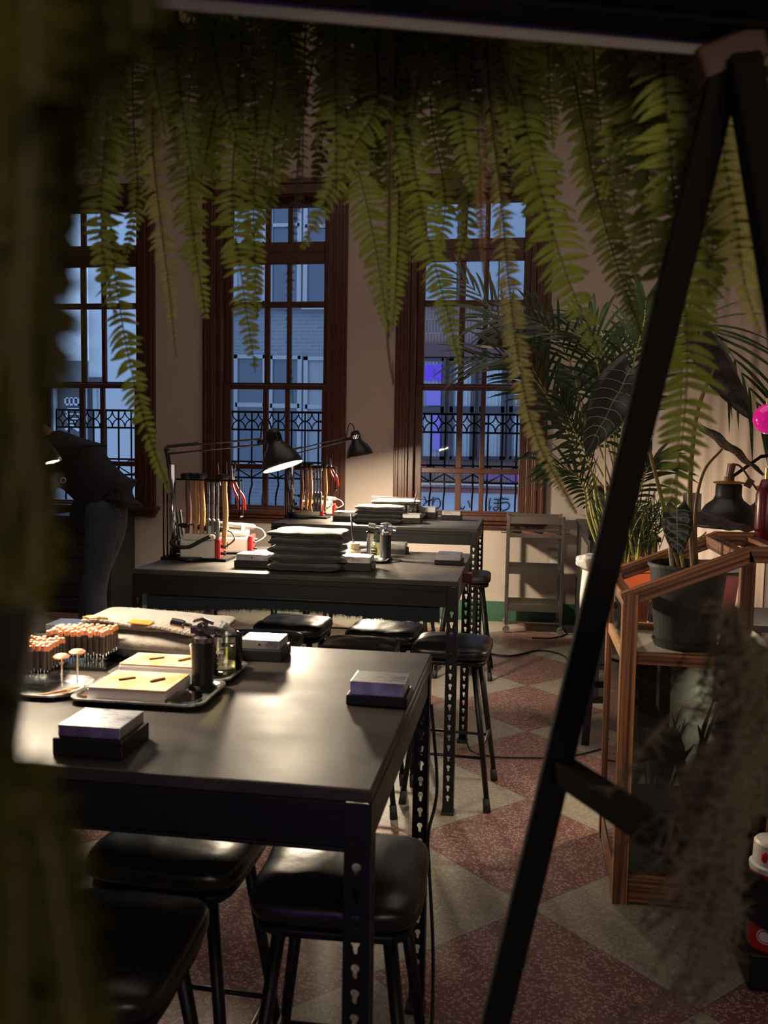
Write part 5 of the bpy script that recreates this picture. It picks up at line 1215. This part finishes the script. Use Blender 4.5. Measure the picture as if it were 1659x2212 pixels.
# ------------------------------------------------------------------ ferns
def frond_mesh(pts, width, mm, parent, seed, off, tight=1.0, curl=.35, name='frond', taper=.65, sp=None):
    r_ = random.Random(seed); p = bez(pts, 14); n = len(p)
    cum = [0]
    for a, b in zip(p, p[1:]): cum.append(cum[-1]+(b-a).length)
    T = cum[-1]; sp = sp or (width*.55 if mm is M_DRYD else width*.145/tight)
    mb = MB(); mb.tube([q-off for q in p], [.0016*(1-.6*i/n) for i in range(n)], 5); mb.mi = 1
    roll = r_.uniform(-.45, .45); k = int(T/sp); i = 0
    for j in range(k):
        f = (j+.3)*sp
        while i < n-2 and cum[i+1] < f: i += 1
        q = p[i].lerp(p[i+1], (f-cum[i])/max(1e-6, cum[i+1]-cum[i])); d = (p[i+1]-p[i]).normalized()
        s = d.cross(Vector((0, -1, 0))).normalized(); nn = s.cross(d)
        rl = roll+.35*math.sin(f*9+seed); s2 = s*math.cos(rl)+nn*math.sin(rl); n2 = s2.cross(d)
        u = f/T; wl = width*.54*min(1, u/.12+.25)*(min(1, (1-u)/.24)**taper+.05)
        for sg in (-1, 1):
            if r_.random() < .04: continue
            Lp = wl*r_.uniform(.82, 1.12); an = r_.uniform(.05, .38); cu = curl*r_.uniform(-.5, 1.7)
            dr = (s2*sg*math.cos(an)+d*math.sin(an)+n2*r_.uniform(-.25, .25)).normalized(); wd = d*(width*.5*.115+Lp*.015)*r_.uniform(.85, 1.15)
            tw = n2*Lp*.10*r_.uniform(-.7, .7); wd = wd+tw; rows = []
            for m_, (t_, ww) in enumerate(((0, .6), (.25, 1.0), (.55, .9), (.82, .6), (1, .12))):
                c = q-off+dr*Lp*t_-d*(cu*Lp*t_*t_*.55)+Vector((0, 0, -.25*Lp*t_*t_))+n2*(.12*Lp*math.sin(t_*3))
                rows.append((mb.bm.verts.new(c-wd*ww), mb.bm.verts.new(c+n2*Lp*.03), mb.bm.verts.new(c+wd*ww)))
            fs = []
            for a, b in zip(rows, rows[1:]): fs += [mb.bm.faces.new((a[0], a[1], b[1], b[0])), mb.bm.faces.new((a[1], a[2], b[2], b[1]))]
            mb._fin(fs)
    return mb.out(name, [M_RACH, mm], parent, smooth=False)
def fern(label, x, Y, fronds, fill, seed, pot=True, xr=110, mm=M_FERN, fillY=None):
    r_ = random.Random(seed); q = at(x, 0, Y); base = Vector((q.x, q.y, 1.827)) if pot else q
    t = thing('hanging_fern', label, 'fern', base, 0, 'ferns hanging over the shelf edge')
    MB().lathe([(0, 0), (.038, 0), (.052, .075), (.056, .078), (.056, .092), (.049, .092), (.047, .07), (0, .07)], 24).out('pot', M_POTB, t)
    for k, (pts, wpx, mt, Yf) in enumerate(fronds):
        P_ = [base+Vector((0, .01, .085)), at(pts[0][0], -130, (Y+Yf)/2+.02), ]+[at(px_, py_, Yf) for px_, py_ in pts]
        frond_mesh(P_, wpx*Yf/FPX, mt or mm, t, seed*31+k, base)
    for k in range(int(fill*1.9)):
        x0 = x+r_.uniform(-xr, xr)*1.15; Yf = fillY or r_.uniform(.98, 1.32); ln = r_.uniform(160, 420); dx = r_.uniform(-50, 60)
        P_ = [base+Vector((0, .01, .085)), at(x0, -120, (Y+Yf)/2), at(x0, 20, Yf), at(x0+dx*.3, 20+ln*.5, Yf), at(x0+dx, 20+ln, Yf)]
        frond_mesh(P_, r_.uniform(70, 105)*Yf/FPX, mm if r_.random() > .15 else M_FERND, t, seed*77+k, base)
    return t
fern('fern over the first window with one very long curling frond reaching the lamp elbow', 262, .60, [
    ([(300, 30), (245, 250), (238, 480), (268, 720), (312, 910), (368, 1068)], 92, None, 1.02), ([(340, 40), (330, 300), (350, 500), (365, 620), (380, 770)], 74, M_FERNP, 1.05),
    ([(250, 60), (228, 300), (218, 500), (248, 690)], 96, None, 1.0), ([(225, 60), (205, 250), (185, 420)], 80, M_FERND, .95), ([(285, 50), (288, 250), (296, 430), (268, 570)], 92, None, 1.12)], 9, 1)
fern('fern over the middle window whose longest frond tip hangs before its brick view', 500, .66, [
    ([(430, 50), (405, 250), (412, 460), (446, 695)], 92, None, 1.06), ([(485, 50), (462, 250), (425, 440), (418, 600)], 90, None, 1.15), ([(525, 40), (512, 250), (502, 430), (525, 620), (552, 805)], 90, None, 1.05),
    ([(575, 50), (566, 250), (548, 430), (556, 690)], 84, None, 1.12), ([(600, 50), (622, 180), (600, 380), (532, 540)], 88, None, 1.18), ([(385, 40), (372, 200), (388, 360)], 80, None, 1.1), ([(620, 40), (640, 170), (628, 330)], 80, M_FERND, 1.0)], 9, 2)
fern('fern over the strip of wall between the two bright windows, one frond bending sideways', 775, .69, [
    ([(760, 60), (745, 200), (765, 330), (803, 490), (842, 730)], 88, None, 1.05), ([(705, 60), (722, 180), (735, 300)], 84, None, 1.1), ([(812, 60), (815, 220), (765, 315), (715, 410), (648, 545)], 78, None, 1.0),
    ([(852, 60), (836, 250), (862, 420), (856, 600), (848, 715)], 86, None, 1.12), ([(800, 60), (796, 260), (822, 420)], 86, M_FERND, 1.08), ([(690, 60), (658, 230), (652, 400), (640, 480)], 40, M_DRYD, 1.0), ([(660, 80), (640, 420), (624, 660), (632, 870)], 30, M_DRYD, 1.05), ([(840, 640), (838, 740), (850, 830), (848, 780)], 14, M_DRY, 1.1)], 8, 3)
fern('fern over the third window with a long pale frond trailing down past the palm', 985, .74, [
    ([(882, 70), (888, 300), (922, 500), (968, 680), (994, 795)], 82, None, 1.05), ([(935, 70), (932, 250), (962, 430), (942, 570)], 84, None, 1.15), ([(1003, 80), (1002, 300), (1012, 450), (990, 570)], 90, None, 1.1),
    ([(1050, 80), (1062, 250), (1082, 420), (1098, 600), (1124, 800), (1160, 950), (1246, 1110)], 56, M_FERNP, 1.0), ([(1020, 80), (1034, 300), (1040, 480), (1046, 600)], 42, M_DRY, 1.02), ([(962, 70), (976, 200), (990, 340)], 82, M_FERND, 1.1)], 9, 4)
fern('fern with broad green fronds in front of the wall beyond the third window', 1190, .78, [
    ([(1112, 90), (1142, 300), (1188, 480), (1234, 620), (1302, 775)], 112, None, 1.02), ([(1152, 90), (1132, 250), (1152, 420), (1168, 530)], 96, None, 1.12), ([(1232, 100), (1262, 280), (1292, 430), (1332, 570), (1388, 730)], 78, None, 1.08),
    ([(1282, 110), (1302, 300), (1332, 450), (1382, 610)], 92, M_FERNP, 1.1), ([(1082, 90), (1086, 200), (1096, 320)], 88, None, 1.1)], 7, 5)
fern('fern behind the slanting black leg with the widest low hanging frond', 1440, .83, [
    ([(1352, 110), (1392, 300), (1402, 450), (1422, 600), (1442, 720)], 108, None, 1.0), ([(1432, 120), (1446, 300), (1462, 500), (1482, 700), (1482, 850), (1466, 1000), (1438, 1125)], 128, None, .93), ([(1482, 130), (1502, 300), (1522, 500), (1532, 660)], 122, None, .95),
    ([(1502, 300), (1542, 460), (1526, 600), (1490, 740)], 116, None, .97), ([(1392, 110), (1362, 260), (1342, 410)], 96, None, 1.1)], 9, 6, fillY=1.02)
fern('pale tipped fern at the edge of the picture beside the black frame apex', 1640, .86, [
    ([(1562, 300), (1592, 480), (1606, 600), (1642, 720)], 120, M_FERNP, .93), ([(1642, 200), (1652, 420), (1650, 660)], 110, None, .96), ([(1590, 150), (1580, 350), (1560, 520)], 120, None, 1.0), ([(1610, 150), (1625, 350), (1600, 560)], 120, M_FERND, 1.0)], 6, 7, xr=90)
# very close dark fern at the left edge
def near_fern(label, x, fr, mm, cap_h):
    q = at(x, 0, .24); base = cap_h if cap_h else Vector((q.x, .23, 1.78))
    t = thing('hanging_fern', label, 'fern', base)
    up_ = Vector((0, .005, .10)) if cap_h else Vector((0, .02, .12))
    MB().lathe([(0, 0), (.05, 0), (.065, .09), (.06, .09), (0, .08)], 24).out('pot', M_POTB, t); MB().cyl((0, 0, .08), (0, 0, ZC-base.z), .0015, seg=6).out('hanging_cord', M_BLACKPL, t)
    for k, (pts, wd, Yf) in enumerate(fr):
        P_ = [base+Vector((0, 0, .08)), base+up_]+[at(a, b, Yf) for a, b in pts]
        frond_mesh(P_, wd, mm, t, 500+k+int(abs(x)), base, tight=1.2)
rr = random.Random(9); nf = []
for k in range(22):                       # upper tiers: from above the picture down to just over the burs
    Yf = rr.uniform(.13, .21); x0 = rr.uniform(-110, 95); a0 = rr.choice((-250, -250, 100, 400)); a1 = rr.uniform(1050, 1330)
    edge = lambda y: 200 if y < 300 else (110 if y < 760 else (45 if y < 860 else (85 if y < 1200 else 10)))
    nf.append(([(min(x0+rr.uniform(-30, 30), edge(a0+(a1-a0)*i/4)), a0+(a1-a0)*i/4) for i in range(5)], rr.uniform(180, 260)*Yf/FPX, Yf))
for x0, y0, y1 in ((190, -200, 330), (240, -200, 240), (290, -250, 160), (150, -200, 620), (120, 100, 700), (85, 850, 1290), (60, 900, 1310)):
    nf.append(([(x0-20, y0), (x0+6, y0+(y1-y0)*.35), (x0-8, y0+(y1-y0)*.7), (x0+4, y1)], 230*.17/FPX, .17))
lf = []
for k in range(20):                       # a lower tuft
    Yf = rr.uniform(.13, .20); x0 = rr.uniform(-50, 180); a0 = rr.uniform(1600, 1720)
    lf.append(([(-160, a0-60), (min(x0, 40)-20, a0+60), (x0*.6+20, a0+200), (x0+rr.uniform(-10, 40), a0+400), (x0+rr.uniform(-10, 50), 2320)], rr.uniform(180, 260)*Yf/FPX, Yf))
for k in range(3): lf.append(([(-150, 1600), (-90, 1480+20*k), (-20, 1470+20*k), (50, 1490+25*k)], 120*.17/FPX, .17))
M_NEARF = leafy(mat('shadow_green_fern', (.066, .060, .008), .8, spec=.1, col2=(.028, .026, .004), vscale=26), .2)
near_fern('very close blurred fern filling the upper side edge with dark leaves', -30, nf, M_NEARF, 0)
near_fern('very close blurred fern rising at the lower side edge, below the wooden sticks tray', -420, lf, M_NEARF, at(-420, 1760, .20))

# wispy dried plant hanging at the lower edge
q = at(1800, 1480, .72); hp = thing('wispy_plant', 'wispy dark trailing plant hanging blurred in front of the plywood case', 'plant', q)
MB().lathe([(0, -.11), (.045, -.11), (.06, 0), (.055, 0), (0, -.01)], 24).out('pot', M_POTB, hp); MB().cyl((0, 0, -.01), (0, 0, 1.80-q.z), .0012, seg=6).out('hanging_cord', M_BLACKPL, hp)
rr = random.Random(21); mb = MB(); m2 = MB(); m2_off = q
for k in range(84):
    Yf = rr.uniform(.44, .72); ey = rr.uniform(1470, 2260); ex = 1640-abs(rr.gauss(0, 120))-(70 if ey > 1760 else 0)
    a = at(1760, 1450, .72); b = at(1690-rr.uniform(0, 110), 1400+rr.uniform(-20, 260), Yf); c = at(min((ex+1640)/2, 1590), ey-rr.uniform(120, 220), Yf); d = at(ex, ey, Yf)
    p = bez([a, b, c, d], 10); p = [v+noise.noise_vector(v*14)*.006 for v in p]
    mb.tube([v-q for v in p], .0006, 4)
    for i in range(8, len(p)-1):
        for _ in range(3):
            dr = Vector((rr.uniform(-1, 1), rr.uniform(-.6, .6), rr.uniform(-.9, .3))).normalized()*rr.uniform(.006, .018); ws = Vector((dr.z, 0, -dr.x)).normalized()*.0007
            v0 = p[i].lerp(p[i+1], rr.random())-q; m2.bm.faces.new([m2.bm.verts.new(z) for z in (v0-ws, v0+ws, v0+dr)])
mb.out('stems', mat('dark_brown_stem', (.075, .052, .034), .8), hp); m2.out('needles', mat('dark_olive_needle', (.085, .066, .038), .8), hp)
